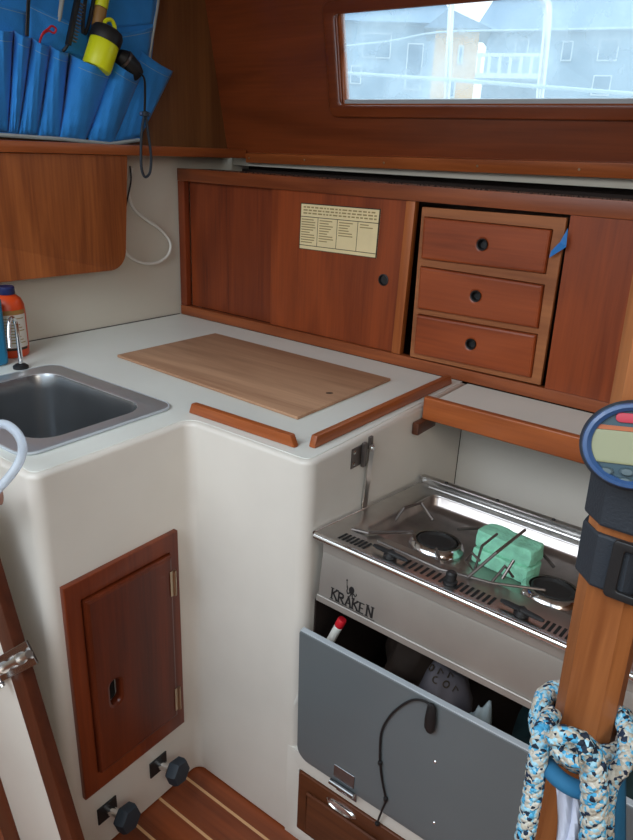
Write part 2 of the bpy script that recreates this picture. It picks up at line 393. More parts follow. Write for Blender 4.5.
# cabin side with the long window
z0, z1 = .449, 1.0; XE = 2.7
Fs = frame_mat(cs(0, z0), (1, 0, 0), cs(0, 1.0) - cs(0, z0)); inv = Fs.inverted()
def loc2(x, z): p = inv @ cs(x, z); return (p.x, p.y)
Wx0, Wx1, Wz0, Wz1 = .421, 2.1, .566, .768
hole = fillet([loc2(Wx0, Wz0), loc2(Wx1, Wz0), loc2(Wx1, Wz1), loc2(Wx0, Wz1)], .012)
H = loc2(0, 1.0)[1]
me = plate([[(-.03, 0), (XE, 0), (XE, H), (-.03, H)], hole], -.012, .0)
# local z of Fs points towards -SN? keep the panel behind the face
zdir = -1 if (Fs.to_3x3() @ Vector((0, 0, 1))).dot(SN) < 0 else 1
mb = MB(Fs); mb.add_mesh(me if zdir < 0 else me, Matrix.Translation((0, 0, 0 if zdir < 0 else .012)))
mb.build('wall_back', 'side_teak', kind='structure', smooth=False)
ZI = 1 if zdir < 0 else -1     # +ZI*z is towards the cabin
# window: frame moulding, jamb, glass, sill
o_ = fillet([loc2(.392, .546), loc2(2.14, .546), loc2(2.14, .792), loc2(.392, .792)], .022)
i_ = fillet([loc2(Wx0, Wz0 + .006), loc2(Wx1, Wz0 + .006), loc2(Wx1, Wz1 - .004), loc2(Wx0, Wz1 - .004)], .012)
win = empty('window_1', cs(.43, .57)); tag(win, kind='structure')
a, b = (0.0, .010) if ZI > 0 else (-.010, 0.0)
mb = MB(Fs); mb.add_mesh(plate([o_, i_], a, b, .003)); mb.build('window_frame', 'side_teak', win)
jo = [loc2(Wx0 - .006, Wz0 - .006), loc2(Wx1, Wz0 - .006), loc2(Wx1, Wz1 + .006), loc2(Wx0 - .006, Wz1 + .006)]
ji = [loc2(Wx0 + .002, Wz0 + .007), loc2(Wx1 - .01, Wz0 + .007), loc2(Wx1 - .01, Wz1 - .005), loc2(Wx0 + .002, Wz1 - .005)]
a, b = (-.038, -.0125) if ZI > 0 else (.0125, .038)
mb = MB(Fs); mb.add_mesh(plate([jo, ji], a, b)); mb.build('window_jamb', 'trim_teak', win, smooth=False)
a, b = (-.032, -.028) if ZI > 0 else (.028, .032)
mb = MB(Fs); mb.add_mesh(plate([[loc2(Wx0 + .003, Wz0 + .008), loc2(Wx1 - .011, Wz0 + .008), loc2(Wx1 - .011, Wz1 - .006), loc2(Wx0 + .003, Wz1 - .006)]], a, b)); mb.build('window_pane', 'glass', win, smooth=False)
a, b = (-.026, -.014) if ZI > 0 else (.014, .026)
mb = MB(Fs); mb.add_mesh(plate([[loc2(Wx0 + .004, Wz0 + .0075), loc2(Wx1 - .012, Wz0 + .0075), loc2(Wx1 - .012, Wz0 + .016), loc2(Wx0 + .004, Wz0 + .016)]], a, b)); mb.build('sealant_strip', 'grey_edge', win, smooth=False)
# trim under the cabin side (rises slightly to the right)
def ztop(x): return .449 + .0185 * x
def zbot(x): return .424 + .014 * x
mb = MB(); x0, x1 = .085, XE
P = [cs(x0, zbot(x0), .012), cs(x1, zbot(x1), .012), cs(x1, zbot(x1), -.012), cs(x0, zbot(x0), -.012), cs(x0, ztop(x0), .012), cs(x1, ztop(x1), .012), cs(x1, ztop(x1), -.012), cs(x0, ztop(x0), -.012)]
mb.hexa(P, .003); tr1 = mb.build('trim_1', 'trim_teak', kind='structure')
for xx in (.10, .30, .55, .80, 1.03, 1.30):
    mb = MB(); zz = (ztop(xx) + zbot(xx)) / 2; mb.lathe([(0, .0012), (.0022, .001), (.003, 0), (.003, -.001)], cs(xx, zz, .012), -SN, 12); mb.build('screw', 'brass', tr1)
# pale liner of the side deck behind the cabinet top
mb = MB(); P = [(.012, .212, .414), (XE, .212, .424), (XE, .232, .424), (.012, .232, .414), (.012, .212, .440), (XE, .212, .476), (XE, .232, .476), (.012, .232, .440)]
mb.hexa(P); mb.build('trim_2', 'liner', kind='structure', smooth=False)
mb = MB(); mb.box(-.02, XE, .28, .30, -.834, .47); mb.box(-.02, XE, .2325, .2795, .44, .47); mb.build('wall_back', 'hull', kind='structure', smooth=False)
mb = MB(); mb.box(-.1, XE, -1.3, .11, 1.0, 1.03); mb.build('ceiling', 'ceiling', kind='structure', smooth=False)
mb = MB(); mb.box(-.2, 2.7, -2.43, -2.4, -.834, .35); mb.build('light_block_wall', 'liner', kind='structure', smooth=False)  # unseen low wall added behind the camera to block low light
mb = MB(); mb.box(XE, XE + .03, -2.4, .3, -.834, 1.0); mb.build('wall_right', 'bulk_teak', kind='structure', smooth=False)

# ================================================================== OUTSIDE
def hd(u, v, dist):
    r = ray(u, v); h = math.hypot(r.x, r.y); return CAM + r * (dist / h)
def house(name, dist, wall, roofm, label, uL, uR, vE, apex, windows, balcony=None, depth=6, zg=-1.5):
    A = hd(uL, vE, dist); B = hd(uR, vE, dist); zE = (A.z + B.z) / 2
    ux = Vector((B.x - A.x, B.y - A.y, 0)); Lx = ux.length; ux.normalize(); uy = Vector((-ux.y, ux.x, 0))
    base = Vector((A.x, A.y, zg)); fm = frame_mat(base, ux, uy); h = zE - zg
    root = empty(name, base, label, 'house', 'houses seen through the window', mat=fm)
    mb = MB(fm); mb.box(0, Lx, 0, depth, 0, h); mb.build('wall', wall, root, smooth=False)
    ax, ah, kind = apex
    mb = MB(fm)
    if kind == 'gable': mb.prism([(-.3, -.3, h), (Lx + .3, -.3, h), (Lx * ax, -.3, h + ah)], (0, depth + .6, 0))
    else: mb.hexa([(-.4, -.5, h), (Lx + .4, -.5, h), (Lx + .4, depth + .5, h), (-.4, depth + .5, h), (Lx * .12, depth * .45, h + ah), (Lx * .9, depth * .45, h + ah), (Lx * .9, depth * .55, h + ah), (Lx * .12, depth * .55, h + ah)])
    mb.build('roof', roofm, root, smooth=False)
    inv_ = fm.inverted()
    for (a, b_, c, d_) in windows:
        p = inv_ @ hd(a, d_, dist); q_ = inv_ @ hd(c, b_, dist)
        f = MB(fm).box(p.x, q_.x, -.08, -.002, p.z, q_.z).build('window', 'white_out', root, smooth=False)
        MB(fm).box(p.x + .04, q_.x - .04, -.10, -.081, p.z + .04, q_.z - .04).build('pane', 'win_dark', f, smooth=False)
    if balcony:
        a, b_, c, d_ = balcony; p = inv_ @ hd(a, d_, dist); q_ = inv_ @ hd(c, b_, dist)
        MB(fm).box(p.x, q_.x, -1.0, -.003, p.z - .15, p.z).build('balcony_slab', 'white_out', root, smooth=False)
        MB(fm).box(p.x, q_.x, -1.0, -.92, q_.z - .1, q_.z).build('balcony_rail', 'white_out', root, smooth=False)
        n = int((q_.x - p.x) / .28)
        for i in range(n):
            xx = p.x + .1 + i * (q_.x - p.x - .2) / (n - 1)
            MB(fm).box(xx - .05, xx + .05, -.99, -.92, p.z, q_.z - .1).build('baluster', 'white_out', root, smooth=False)
    return root
house('house', 28, 'house_grey', 'roof', 'pale blue gabled house at the left end of the window view', 330, 446, 24, (.62, 1.6, 'hip'), [(362, 34, 392, 58), (404, 44, 424, 90), (350, 66, 362, 84)], depth=5)
house('house', 21, 'house_yellow', 'roof', 'narrow yellow house between the two pale houses outside', 436, 480, 30, (.25, .45, 'gable'), [(457, 46, 464, 64), (448, 80, 456, 98)], depth=1.8)
house('house', 27, 'house_grey', 'roof', 'large grey house with a white balcony seen through the window', 488, 700, 32, (.5, 3.6, 'hip'), [(514, 40, 530, 60), (560, 42, 574, 62), (596, 40, 620, 62), (590, 76, 612, 96)], (478, 58, 548, 76), depth=9)
mb = MB(); mb.box(-60, 40, 3.5, 60, -1.6, -1.5); mb.build('ground', plain('harbour_ground', rgb(120, 140, 150), .8, var=.05), kind='structure', smooth=False)
mb = MB(); mb.box(-1.5, 3.2, .31, 1.05, .36, .40); mb.build('side_deck', plain('side_deck_white', rgb(205, 212, 214), .7, var=.03), kind='structure', smooth=False)
# stanchions and lifelines on deck
def pol(u, v, y): return onY(u, v, y)
for (u0, v0, u1, v1, r, lab, top) in ((447, 98, 452, -10, .0105, 'bright steel stanchion outside, in front of the yellow house', 0), (540, 96, 549, 6, .0125, 'bright steel stanchion outside with a bent top, before the balcony', 1)):
    a = pol(u0, v0, 1.0); b = pol(u1, v1, 1.0); dirn = (b - a).normalized(); base = a - dirn * ((a.z - .40) / dirn.z)
    st = empty('stanchion', base, lab, 'stanchion', 'steel stanchions outside the window')
    pts = [base, a, b] if not top else catmull([base, a, b - dirn * .04, b + Vector((-.02, 0, .02)), b + Vector((-.10, .02, .05)), b + Vector((-.22, .03, .055))], 6)
    MB().tube(pts, r, 14).build('pole', 'rail_steel', st)
    MB().lathe([(.028, 0), (.028, .006), (.018, .012), (r * 1.2, .03)], base, dirn, 20).build('base', 'rail_steel', st)
def line(name, pts, y, r, lab, cat):
    P = [pol(u, v, y) for u, v in pts]; d0 = (P[0] - P[1]).normalized(); d1 = (P[-1] - P[-2]).normalized()
    P = [P[0] + d0 * 1.0] + P + [P[-1] + d1 * 1.0]
    MB().tube(catmull(P, 4), r, 10).build(name, 'wire', label=lab, cat=cat, group='lifelines outside the window')
line('lifeline', [(345, 73), (480, 82), (633, 94)], .985, .006, 'thick twisted lifeline, lowest of those outside the window', 'lifeline')
line('lifeline', [(345, 46), (390, 41), (440, 32), (530, 30), (633, 28)], 1.03, .003, 'thin pale lifeline, upper of those outside the window', 'lifeline')

# ================================================================== GALLEY COUNTER
ct = empty('galley_counter', (.78, -.57, -.834), 'cream moulded L-shaped galley counter with white top and teak-doored locker', 'counter')
XS, YI, XM, YE = .645, -.572, .92, -.886
wl = lambda y: y * (.0208 / .4505) + .001
outer = fillet([(wl(0), .0), (wl(YE), YE), (XS, YE), (XS, YI), (XM, YI), (XM, .0)], [0, 0, .022, .02, .024, 0])
sk = rrect(.205, .566, -.842, -.562, .045)
me = plate([outer, sk], -.834, -.0005, .009, 3)
MB().add_mesh(me).build('counter_body', 'gel', ct, ang=50)
lam = fillet([(wl(0) + .002, -.002), (wl(YE) + .003, YE + .010), (XS - .010, YE + .010), (XS - .010, YI + .010), (XM - .010, YI + .010), (XM - .010, -.002)], [0, 0, .014, .03, .016, 0])
MB().add_mesh(plate([lam, sk], -.001, .0006)).build('worktop', 'laminate', ct, smooth=False)
MB().prism([(wl(-.004) + .0002, -.004, .0008), (wl(-.004) + .0025, -.004, .0008), (wl(YE + .012) + .0025, YE + .012, .0008), (wl(YE + .012) + .0002, YE + .012, .0008)], (0, 0, .0014)).build('caulk_line', 'caulk', ct, smooth=False)
# locker frame & door on the sink face
def fx(y0, y1, z0, z1, x0, x1, name, mat, par, bev=.002, **k): return MB().box(x0, x1, y0, y1, z0, z1, bev).build(name, mat, par, **k)
fy0, fy1, fz0, fz1 = -.862, -.619, -.664, -.203
me_f = plate([[(fy0, fz0), (fy1, fz0), (fy1, fz1), (fy0, fz1)], [(-.832, -.622), (-.641, -.622), (-.641, -.240), (-.832, -.240)]], 0, .012, .002)
FM = frame_mat((XS, 0, 0), (0, 1, 0), (0, 0, 1))
MB(FM).add_mesh(me_f).build('door_frame', 'locker_frame', ct)
FM2 = frame_mat((XS + .002, 0, 0), (0, 1, 0), (0, 0, 1))
slot = rrect(-.797, -.776, -.485, -.432, .0100)
mbx = MB(FM2).add_mesh(plate([[(-.830, -.620), (-.643, -.620), (-.643, -.242), (-.830, -.242)], slot], 0, .020, .006, 1))
dr = mbx.build('locker_door', 'locker', ct, ang=20)
MB(FM2).add_mesh(plate([rrect(-.796, -.777, -.484, -.433, .009)], .0005, .003)).build('finger_slot', 'hole', dr, smooth=False)
for zc in (-.300, -.575):
    mb = MB(); mb.box(XS + .0225, XS + .024, -.652, -.6435, zc - .027, zc + .027, .0004, 1); mb.tube([(XS + .0245, -.642, zc - .027), (XS + .0245, -.642, zc + .027)], .0034, 10)
    mb.build('hinge', 'brass', dr)
# recess back wall, lower front of the stove bay
XR = 1.75
MB().box(XM, XR, .004, .024, -.834, -.03).build('recess_back', 'gel', ct, smooth=False)
fz = [(XM - .024, -.8339), (XR, -.8339), (XR, -.605), (XM - .024, -.605)]
FMY = frame_mat((0, YI - .0002, 0), (1, 0, 0), (0, 0, 1))   # local z = x cross z = -Y
fr = plate([fz, rrect(.926, 1.46, -.800, -.645, .004, 2)], -.018, 0, .0003)
MB(FMY).add_mesh(fr).build('bay_front', 'gel', ct)
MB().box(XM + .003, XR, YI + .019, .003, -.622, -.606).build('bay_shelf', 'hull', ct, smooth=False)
MB().box(XM + .0006, XM + .0036, YI + .032, .003, -.6055, -.275).build('bin_side_shade', 'hull', ct, smooth=False)  # added dark sheet, the shade inside the bin put into its colour
MB().box(XM + .004, XR, -.0005, .0035, -.6055, -.275).build('bin_back_shade', 'hull', ct, smooth=False)  # same painted-in shade across the back of the bin
# lower drawer
dw = MB(FMY).add_mesh(plate([rrect(.928, 1.458, -.798, -.647, .004, 2)], -.014, .004, .002)).build('drawer', 'dark_teak', ct)
MB(FMY).add_mesh(plate([rrect(.952, 1.440, -.784, -.680, .002, 2)], .0042, .012, .005, 1)).build('drawer_panel', 'dark_teak', dw)
pc = onY(341, 808, YI - .004)
MB().lathe([(.034, 0), (.034, .001), (.029, .004), (.025, .0014), (.0, .0010)], pc, (0, -1, 0), 28, (1, .32), (1, 0, 0)).build('drawer_pull', 'chrome', dw)
# grey drop-front of the bin, leaning out
gL, gR = .929, 1.52
def gp(x, t, o=0): # t: 0 bottom 1 top ; o outward
    b = Vector((x, -.574, -.600)); tpt = Vector((x, -.582, -.306)); n = Vector((0, -(.294), -.008)).normalized()
    return b + (tpt - b) * t + n * o
LH = (gp(gL, 1) - gp(gL, 0)).length
FG = frame_mat(gp(0, 0), (1, 0, 0), gp(0, 1) - gp(0, 0))
pan = fillet([(gL, 0), (gR, 0), (gR, LH), (gL, LH)], [.028, .01, .006, .006])
dp = MB(FG).add_mesh(plate([pan], .001, .012, .0015)).build('drop_front', 'grey', ct)
MB(FG).box(gL + .002, gR - .002, LH + .0002, LH + .0022, .001, .0115, .0005, 1).build('edge_strip', 'grey_edge', dp)
hc = onplane(344, 775, Vector((0, -.294, -.008)).normalized(), (Vector((0, -.294, -.008)).normalized()).dot(gp(0, 0, .012)))
mb = MB(); hx = 1.037
mb.box(hx - .022, hx + .022, -.5885, -.5865, -.588, -.558, .0004, 1)
mb.box(hx - .022, hx + .022, -.5755, -.5725, -.632, -.606, .0004, 1)
mb.tube([(hx - .026, -.592, -.598), (hx + .026, -.592, -.598)], .0052, 12)
mb.hexa([(hx - .022, -.5755, -.606), (hx + .022, -.5755, -.606), (hx + .022, -.5725, -.606), (hx - .022, -.5725, -.606), (hx - .022, -.591, -.598), (hx + .022, -.591, -.598), (hx + .022, -.588, -.598), (hx - .022, -.588, -.598)])
mb.build('hinge', 'rod_bright', dp)
for (hu, hv) in ((435, 762), (434, 823)):
    n_ = Vector((0, -.294, -.008)).normalized(); c_ = onplane(hu, hv, n_, n_.dot(gp(0, 0, .012)))
    MB().lathe([(0, .0012), (.002, .001), (.0028, 0)], c_, n_, 10).build('screw', 'chrome', dp)

# teak fiddle rails on the worktop
MB().hexa([(.617, -.548, .0012), (.866, -.543, .0012), (.866, -.530, .0012), (.617, -.535, .0012), (.625, -.548, .022), (.856, -.543, .022), (.856, -.530, .022), (.625, -.535, .022)], .003).build('fiddle_rail', 'trim_teak', label='short teak fiddle rail in front of the cutting board', cat='rail', group='teak fiddle rails on the counter edge')
MB().hexa([(.879, -.522, .0012), (.892, -.522, .0012), (.902, -.035, .0012), (.889, -.035, .0012), (.879, -.515, .022), (.892, -.515, .022), (.902, -.043, .022), (.889, -.043, .022)], .003).build('fiddle_rail', 'trim_teak_y', label='long teak fiddle rail on the counter edge above the stove bay', cat='rail', group='teak fiddle rails on the counter edge')
# shelf behind the stove with its own fiddle
sh = empty('galley_shelf', (1.3, -.1, -.02), 'narrow white shelf behind the stove with a deep teak fiddle', 'shelf')
MB().box(XM + .003, XR, -.196, -.0015, -.012, -.001).build('shelf_board', 'laminate', sh, smooth=False)
MB().box(.926, XR, -.212, -.197, -.024, .023, .004, 3).build('shelf_fiddle', 'trim_teak', sh)
MB().box(XM + .0015, .936, -.240, -.165, -.050, -.0245, .003).build('cleat', 'dark_teak', sh)

# ================================================================== SINK
s = empty('sink', (.385, -.70, 0), 'square stainless steel sink set into the white counter', 'sink')
zr = .0008
ro, ri = rrect(.190, .578, -.857, -.545, .030), rrect(.226, .548, -.815, -.585, .048)
mb = MB(); mb.add_mesh(plate([ro, ri], zr, zr + .005, .002, 2)); mb.build('sink_rim', 'sink', s)
MB().tube([(x, y, .0034) for x, y in rrect(.189, .579, -.858, -.544, .031)], .0026, 8, closed=True).build('rim_highlight', 'grey_edge', s)  # pale tube added round the rim, its bright-edge highlight put into the colour
def ring(inset, z, r): 
    return [(x, y, z) for x, y in rrect(.226 + inset, .548 - inset, -.815 + inset, -.585 - inset, max(r, .01), 8)]
prof = [(0, .0038, .048), (.002, -.002, .048), (.005, -.03, .047), (.010, -.13, .045), (.016, -.158, .042), (.034, -.172, .03), (.06, -.176, .02)]
mb = MB(); prev = None
for ins, z, r in prof:
    vs = [mb.v(p) for p in ring(ins, z, r)]
    if prev: [mb.bm.faces.new([prev[i], prev[(i + 1) % len(vs)], vs[(i + 1) % len(vs)], vs[i]]) for i in range(len(vs))]
    prev = vs
mb.bm.faces.new(prev); mb.build('bowl', 'bowl', s, ang=60)
MB().lathe([(.022, .0), (.022, .002), (.016, .002), (.014, -.0), (0, -.0)], (.385, -.70, -.1755), (0, 0, 1), 24).build('drain', 'chrome', s)

# ================================================================== CUTTING BOARD
P0, P1, P2, P3 = (.236, -.412), (.250, -.108), (.792, -.114), (.788, -.437)
mb = MB(); mb.hexa([(P0[0], P0[1], .0012), (P3[0], P3[1], .0012), (P2[0], P2[1], .0012), (P1[0], P1[1], .0012), (P0[0], P0[1], .0075), (P3[0], P3[1], .0075), (P2[0], P2[1], .0075), (P1[0], P1[1], .0075)], .0015)
cb = mb.build('cutting_board', 'bamboo', label='light wood cutting board lying on the white counter', cat='cutting board')
k = onZ(329.5, 393, .0076); MB().lathe([(.008, 0), (.0, .0002)], (k.x, k.y, .0076), (0, 0, 1), 14, (1, .6)).build('knot', 'caulk', cb)

# ================================================================== CABINET WITH SLIDING DOORS
XC = 1.75
cab = empty('wall_cabinet', (.85, .1, 0), 'long reddish teak wall cabinet with sliding doors behind the counter', 'cabinet')
XL = .005
MB().box(XL, XC, -.002, .018, .372, .404, .002).build('top_rail', 'frame_x', cab)
MB().box(XL, XC, -.002, .018, .0015, .028, .002).build('bottom_rail', 'frame_x', cab)
MB().box(XL, .030, -.001, .018, .0285, .3715, .002).build('stile', 'locker_frame', cab)
MB().hexa([(.722, -.001, .0285), (.745, -.001, .0285), (.745, .018, .0285), (.722, .018, .0285), (.728, -.001, .3715), (.751, -.001, .3715), (.751, .018, .3715), (.728, .018, .3715)], .002).build('stile', 'frame_z', cab)
mb = MB(); mb.box(XL, XC, .252, .262, .0015, .404); mb.box(XL, XC, .019, .2515, .0015, .008)
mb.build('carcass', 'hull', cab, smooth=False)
MB().box(XL, XC, .0185, .12, .392, .402).build('top_board', 'dark_teak', cab, smooth=False)
MB().box(.032, .372, .0190, .0245, .0285, .3915).build('sliding_door', 'slide_shaded', cab, smooth=False)
hl = onY(383, 280, .004)
me = plate([[(.340, .029), (.721, .029), (.727, .3712), (.340, .3712)], [(hl.x + .011 * math.cos(a * PI / 12), hl.z + .011 * math.sin(a * PI / 12)) for a in range(24)]], 0, .006)
FC = frame_mat((0, .0125, 0), (1, 0, 0), (0, 0, 1))
d2 = MB(FC).add_mesh(me).build('sliding_door', 'slide', cab, smooth=False)
MB().lathe([(.0135, 0), (.0135, .0015), (.0115, .0022), (.0105, .001), (.010, -.004), (0, -.004)], (hl.x, .0062, hl.z), (0, -1, 0), 28).build('finger_pull', 'black', d2)
MB().hexa([(1.092, -.001, .0285), (XC, -.001, .0285), (XC, .010, .0285), (1.092, .010, .0285), (1.086, -.001, .3715), (XC, -.001, .3715), (XC, .010, .3715), (1.086, .010, .3715)]).build('sliding_door', 'slide', cab, smooth=False)
# crumbs of old bedding compound along the top edge: no one could count them
mb = MB()
for i in range(170):
    x = random.uniform(.10, 1.3); y = random.uniform(.000, .016); r = random.uniform(.0008, .0026)
    mb.lathe([(0, -r * .3), (r, 0), (r * .6, r * .7), (0, r)], (x, y, .4042 + r * .2), (0, 0, 1), 6)
mb.build('dried_caulk', 'caulk', label='crumbly dark dried caulk along the top edge of the teak cabinet', cat='caulk', kind='stuff')

# notice on the sliding door
nt_ = empty('notice', (.55, .0055, .24), 'yellowed paper notice with a ruled table stuck on the sliding door', 'notice')
NA, NB, NC, ND = onY(301, 203, .006), onY(381, 209.5, .006), onY(376.5, 258.5, .006), onY(299, 248.5, .006)
def nq(a, b, o): # a right 0-1, b down 0-1
    p = (NA * (1 - a) + NB * a) * (1 - b) + (ND * (1 - a) + NC * a) * b; return Vector((p.x, .0064 - .0006 - o, p.z))
mb = MB(); mb.hexa([nq(0, 1, 0), nq(1, 1, 0), nq(1, 1, -.0005), nq(0, 1, -.0005), nq(0, 0, 0), nq(1, 0, 0), nq(1, 0, -.0005), nq(0, 0, -.0005)]); mb.build('paper', 'paper', nt_, smooth=False)
def nrect(mb, a0, a1, b0, b1, o=.0002): mb.hexa([nq(a0, b1, o), nq(a1, b1, o), nq(a1, b1, 0.00005), nq(a0, b1, .00005), nq(a0, b0, o), nq(a1, b0, o), nq(a1, b0, .00005), nq(a0, b0, .00005)])
mb = MB()
for b in (.275, .90): nrect(mb, .0, 1, b, b + .014)
for a in (.235, .485, .74): nrect(mb, a, a + .006, .285, .90)
nrect(mb, 0, 1, -.01, .012); nrect(mb, .985, 1, 0, 1); nrect(mb, 0, 1, .985, 1.0); nrect(mb, 0, .008, 0, 1)
mb.build('ruled_lines', 'ink', nt_, smooth=False)
mb = MB(); rr = random.Random(3)
for r_ in range(3):
    a = .04
    while a < .94:
        l = rr.uniform(.02, .06); nrect(mb, a, min(a + l, .96), .06 + r_ * .065, .09 + r_ * .065, .00015); a += l + .015
for c_, (a0, nl) in enumerate(((.02, 10), (.26, 9), (.51, 6), (.77, 2))):
    for r_ in range(nl):
        l = rr.uniform(.10, .19); nrect(mb, a0, a0 + l, .33 + r_ * .055, .352 + r_ * .055, .00015)
mb.build('faded_text', 'ink_soft', nt_, smooth=False)

# ------------------------------------------------------------------ drawer unit
du = empty('drawer_unit', (.93, .1, .03), 'small teak unit of three drawers set between the sliding doors', 'drawer unit')
FD = frame_mat((0, -.002, 0), (1, 0, 0), (0, 0, 1))
D = [[(.783, .255), (1.057, .259), (1.057, .342), (.780, .342)], [(.785, .146), (1.060, .150), (1.058, .236), (.783, .238)], [(.787, .042), (1.062, .046), (1.060, .136), (.786, .132)]]
outl = [(.774, .031), (1.083, .033), (1.080, .366), (.770, .362)]
holes = [[(a[0] - .001, a[1] - .001), (b[0] + .001, b[1] - .001), (c[0] + .001, c[1] + .001), (d[0] - .001, d[1] + .001)] for a, b, c, d in D]
MB(FD).add_mesh(plate([outl] + holes, -.012, .002, .0008, 1)).build('face_frame', 'drawer_frame', du, smooth=False)
mb = MB(); mb.box(.780, 1.074, .0125, .20, .036, .358); mb.build('carcass', 'hull', du, smooth=False)
for i, (pu, pv) in enumerate(((482.5, 244.5), (476, 296), (471, 344))):
    c = onY(pu, pv, -.012)
    lp = D[i]
    hole = [(c.x + .0105 * math.cos(a * PI / 12), c.z + .0105 * math.sin(a * PI / 12)) for a in range(24)]
    dd = MB(FD).add_mesh(plate([lp, hole], -.006, .012, .005, 1)).build('drawer', 'drawer', du, ang=20)
    MB().lathe([(.0108, .0), (.0108, .004), (.0125, .005), (.0118, .0062), (.0098, .005), (.0092, -.008), (0, -.008)], (c.x, -.0095, c.z), (0, -1, 0), 24).build('finger_pull', 'black', dd)
# blue tape
T = [onY(568, 228, -.017), onY(566, 247, -.018), onY(549, 258, -.0165), onY(551, 251, -.019), onY(560, 242, -.022)]
mb = MB(); mb.prism([T[0], T[1], T[2], T[3], T[4]], (0, .0012, 0)); mb.build('masking_tape', 'tape', smooth=False, label='torn bit of blue tape beside the top drawer', cat='tape')

# ================================================================== SHELF, LOCKER FRONT AND CORD ON THE LEFT BULKHEAD
up = empty('upper_locker', wp(.4, .17, .04), 'brown teak locker front with rounded lower corner hanging below the shelf', 'locker')
brd = [wp(1.25, .175, .070), wp(.32, .160, .070)] 
pts2 = fillet([(1.25, .170), (.232, .162), (.208, .4335), (1.25, .4335)], [0, .045, .002, 0], 8)
mb = MB(); mb.prism([wp(a, b, .052) for a, b in pts2], WN * .018, .002, 2); mb.build('front_board', 'board_teak', up)
MB().hexa([wp(.26, .405, .0015), wp(1.25, .405, .0015), wp(1.25, .405, .0515), wp(.26, .405, .0515), wp(.26, .4335, .0015), wp(1.25, .4335, .0015), wp(1.25, .4335, .0515), wp(.26, .4335, .0515)]).build('cleat', 'dark_teak', up, smooth=False)
us = empty('bulkhead_shelf', wp(.3, .428, .04), 'teak shelf edge running under the blue tool organiser', 'shelf')
MB().hexa([wp(-.185, .4345, .001), wp(1.25, .4345, .001), wp(1.25, .4345, .066), wp(-.185, .4345, .066), wp(-.185, .4425, .001), wp(1.25, .4425, .001), wp(1.25, .4425, .066), wp(-.185, .4425, .066)]).build('shelf_board', 'dark_teak', us, smooth=False)
MB().hexa([wp(-.19, .4345, .0665), wp(1.25, .4345, .0665), wp(1.25, .4345, .080), wp(-.19, .4345, .080), wp(-.19, .4585, .0665), wp(1.25, .4585, .0665), wp(1.25, .4585, .080), wp(-.19, .4585, .080)], .003).build('shelf_lip', 'trim_teak_y', us)
cp = [onW(u, v, .012) for u, v in ((132, 168), (129, 182), (129, 196), (135, 210), (147, 220), (160, 229), (170, 242), (168, 255), (156, 263), (140, 262), (127, 254), (121, 240))]
MB().tube(catmull(cp, 6), .0040, 10).build('power_cord', 'white', label='thin white cord looping down the cream wall', cat='cord')
cp = [onW(u, v, .030) for u, v in ((130, 166), (131, 180), (128, 196), (125, 210))]
MB().tube(catmull(cp, 5), .0022, 8).build('power_cord', 'black', label='short black cord beside the rounded teak locker front', cat='cord')

# ================================================================== TOOL ORGANISER
org = empty('tool_organiser', wp(.35, .437, .03), 'blue canvas tool organiser with rows of stitched pockets', 'organiser')
def wq(u, v, o): return onW(u, v, o)
bk = [wq(-60, 130, .018), wq(140, 141, .018), wq(152, 56, .018), wq(161, -30, .018), wq(-60, -30, .018)]
mb = MB(); mb.prism(bk, WN * -.004); mb.build('backing', 'canvas', org, smooth=False)
mb = MB(); mb.tube([wq(-60, 133, .026), wq(0, 135, .026), wq(60, 139, .026), wq(110, 144, .026), wq(139, 140, .022)], .0045, 8); mb.build('bottom_piping', 'piping', org)
mb = MB(); mb.tube([wq(162, -30, .018), wq(157, 10, .018), wq(152, 40, .018), wq(149, 62, .018)], .0035, 8); mb.build('side_piping', 'piping', org)
def pocket(TL, TR, BR, BL, o0=.020, bulge=.026, topo=.016, stitch=True, nn=14):
    def fn(a, b):
        t = ((TL[0] * (1 - a) + TR[0] * a), (TL[1] * (1 - a) + TR[1] * a)); bt = ((BL[0] * (1 - a) + BR[0] * a), (BL[1] * (1 - a) + BR[1] * a))
        u = bt[0] * (1 - b) + t[0] * b; v = bt[1] * (1 - b) + t[1] * b
        sh = math.sin(PI * a) ** .6; off = o0 + (bulge * (.45 + .55 * b) + topo * b * b) * sh * min(1, b * 5 + .1)
        off += .0012 * math.sin(a * 23 + b * 9)
        v += 2.0 * sh * b * (1 if TL[0] > -50 else 0)
        p = wq(u, v, off); return p
    o = MB().grid(fn, nn, nn).build('pocket', 'canvas', org, solid=.0016)
    if stitch:
        mb = MB(); mb.tube([fn(i / 20, .90) + WN * .0013 for i in range(21)], .0006, 6); mb.build('stitching', 'thread', o)
    return o
pocket((28, 2), (93, 30), (92, 60), (28, 42), .0185, .008, .004)
pocket((94, 36), (153, 27), (147, 66), (106, 70), .0185, .010, .004)
pocket((88, -14), (158, -18), (153, 24), (92, 30), .0182, .005, .002)
pocket((-50, -10), (27, 12), (27, 40), (-50, 34), .0182, .006, .003)
pocket((-45, 24), (-8, 27), (-12, 131), (-42, 130)); pocket((-8, 27), (14, 31), (8, 132), (-12, 131))
pocket((14, 30), (32, 38), (18, 134), (9, 132)); pocket((32, 37), (51, 47), (37, 135), (19, 134))
pocket((50, 45), (69, 53), (60, 138), (39, 136)); pocket((70, 54), (115, 72), (85, 141), (60, 138), .022, .036, .026)
pocket((110, 58), (141, 78), (113, 144), (88, 141), .022, .034, .024); pocket((141, 50), (173, 71), (141, 136), (112, 143), .020, .014, .008)
MB().tube([wq(29, -14, .032), wq(27, 36, .036)], .0045, 8, flat=.5).build('divider_strap', 'black', org)
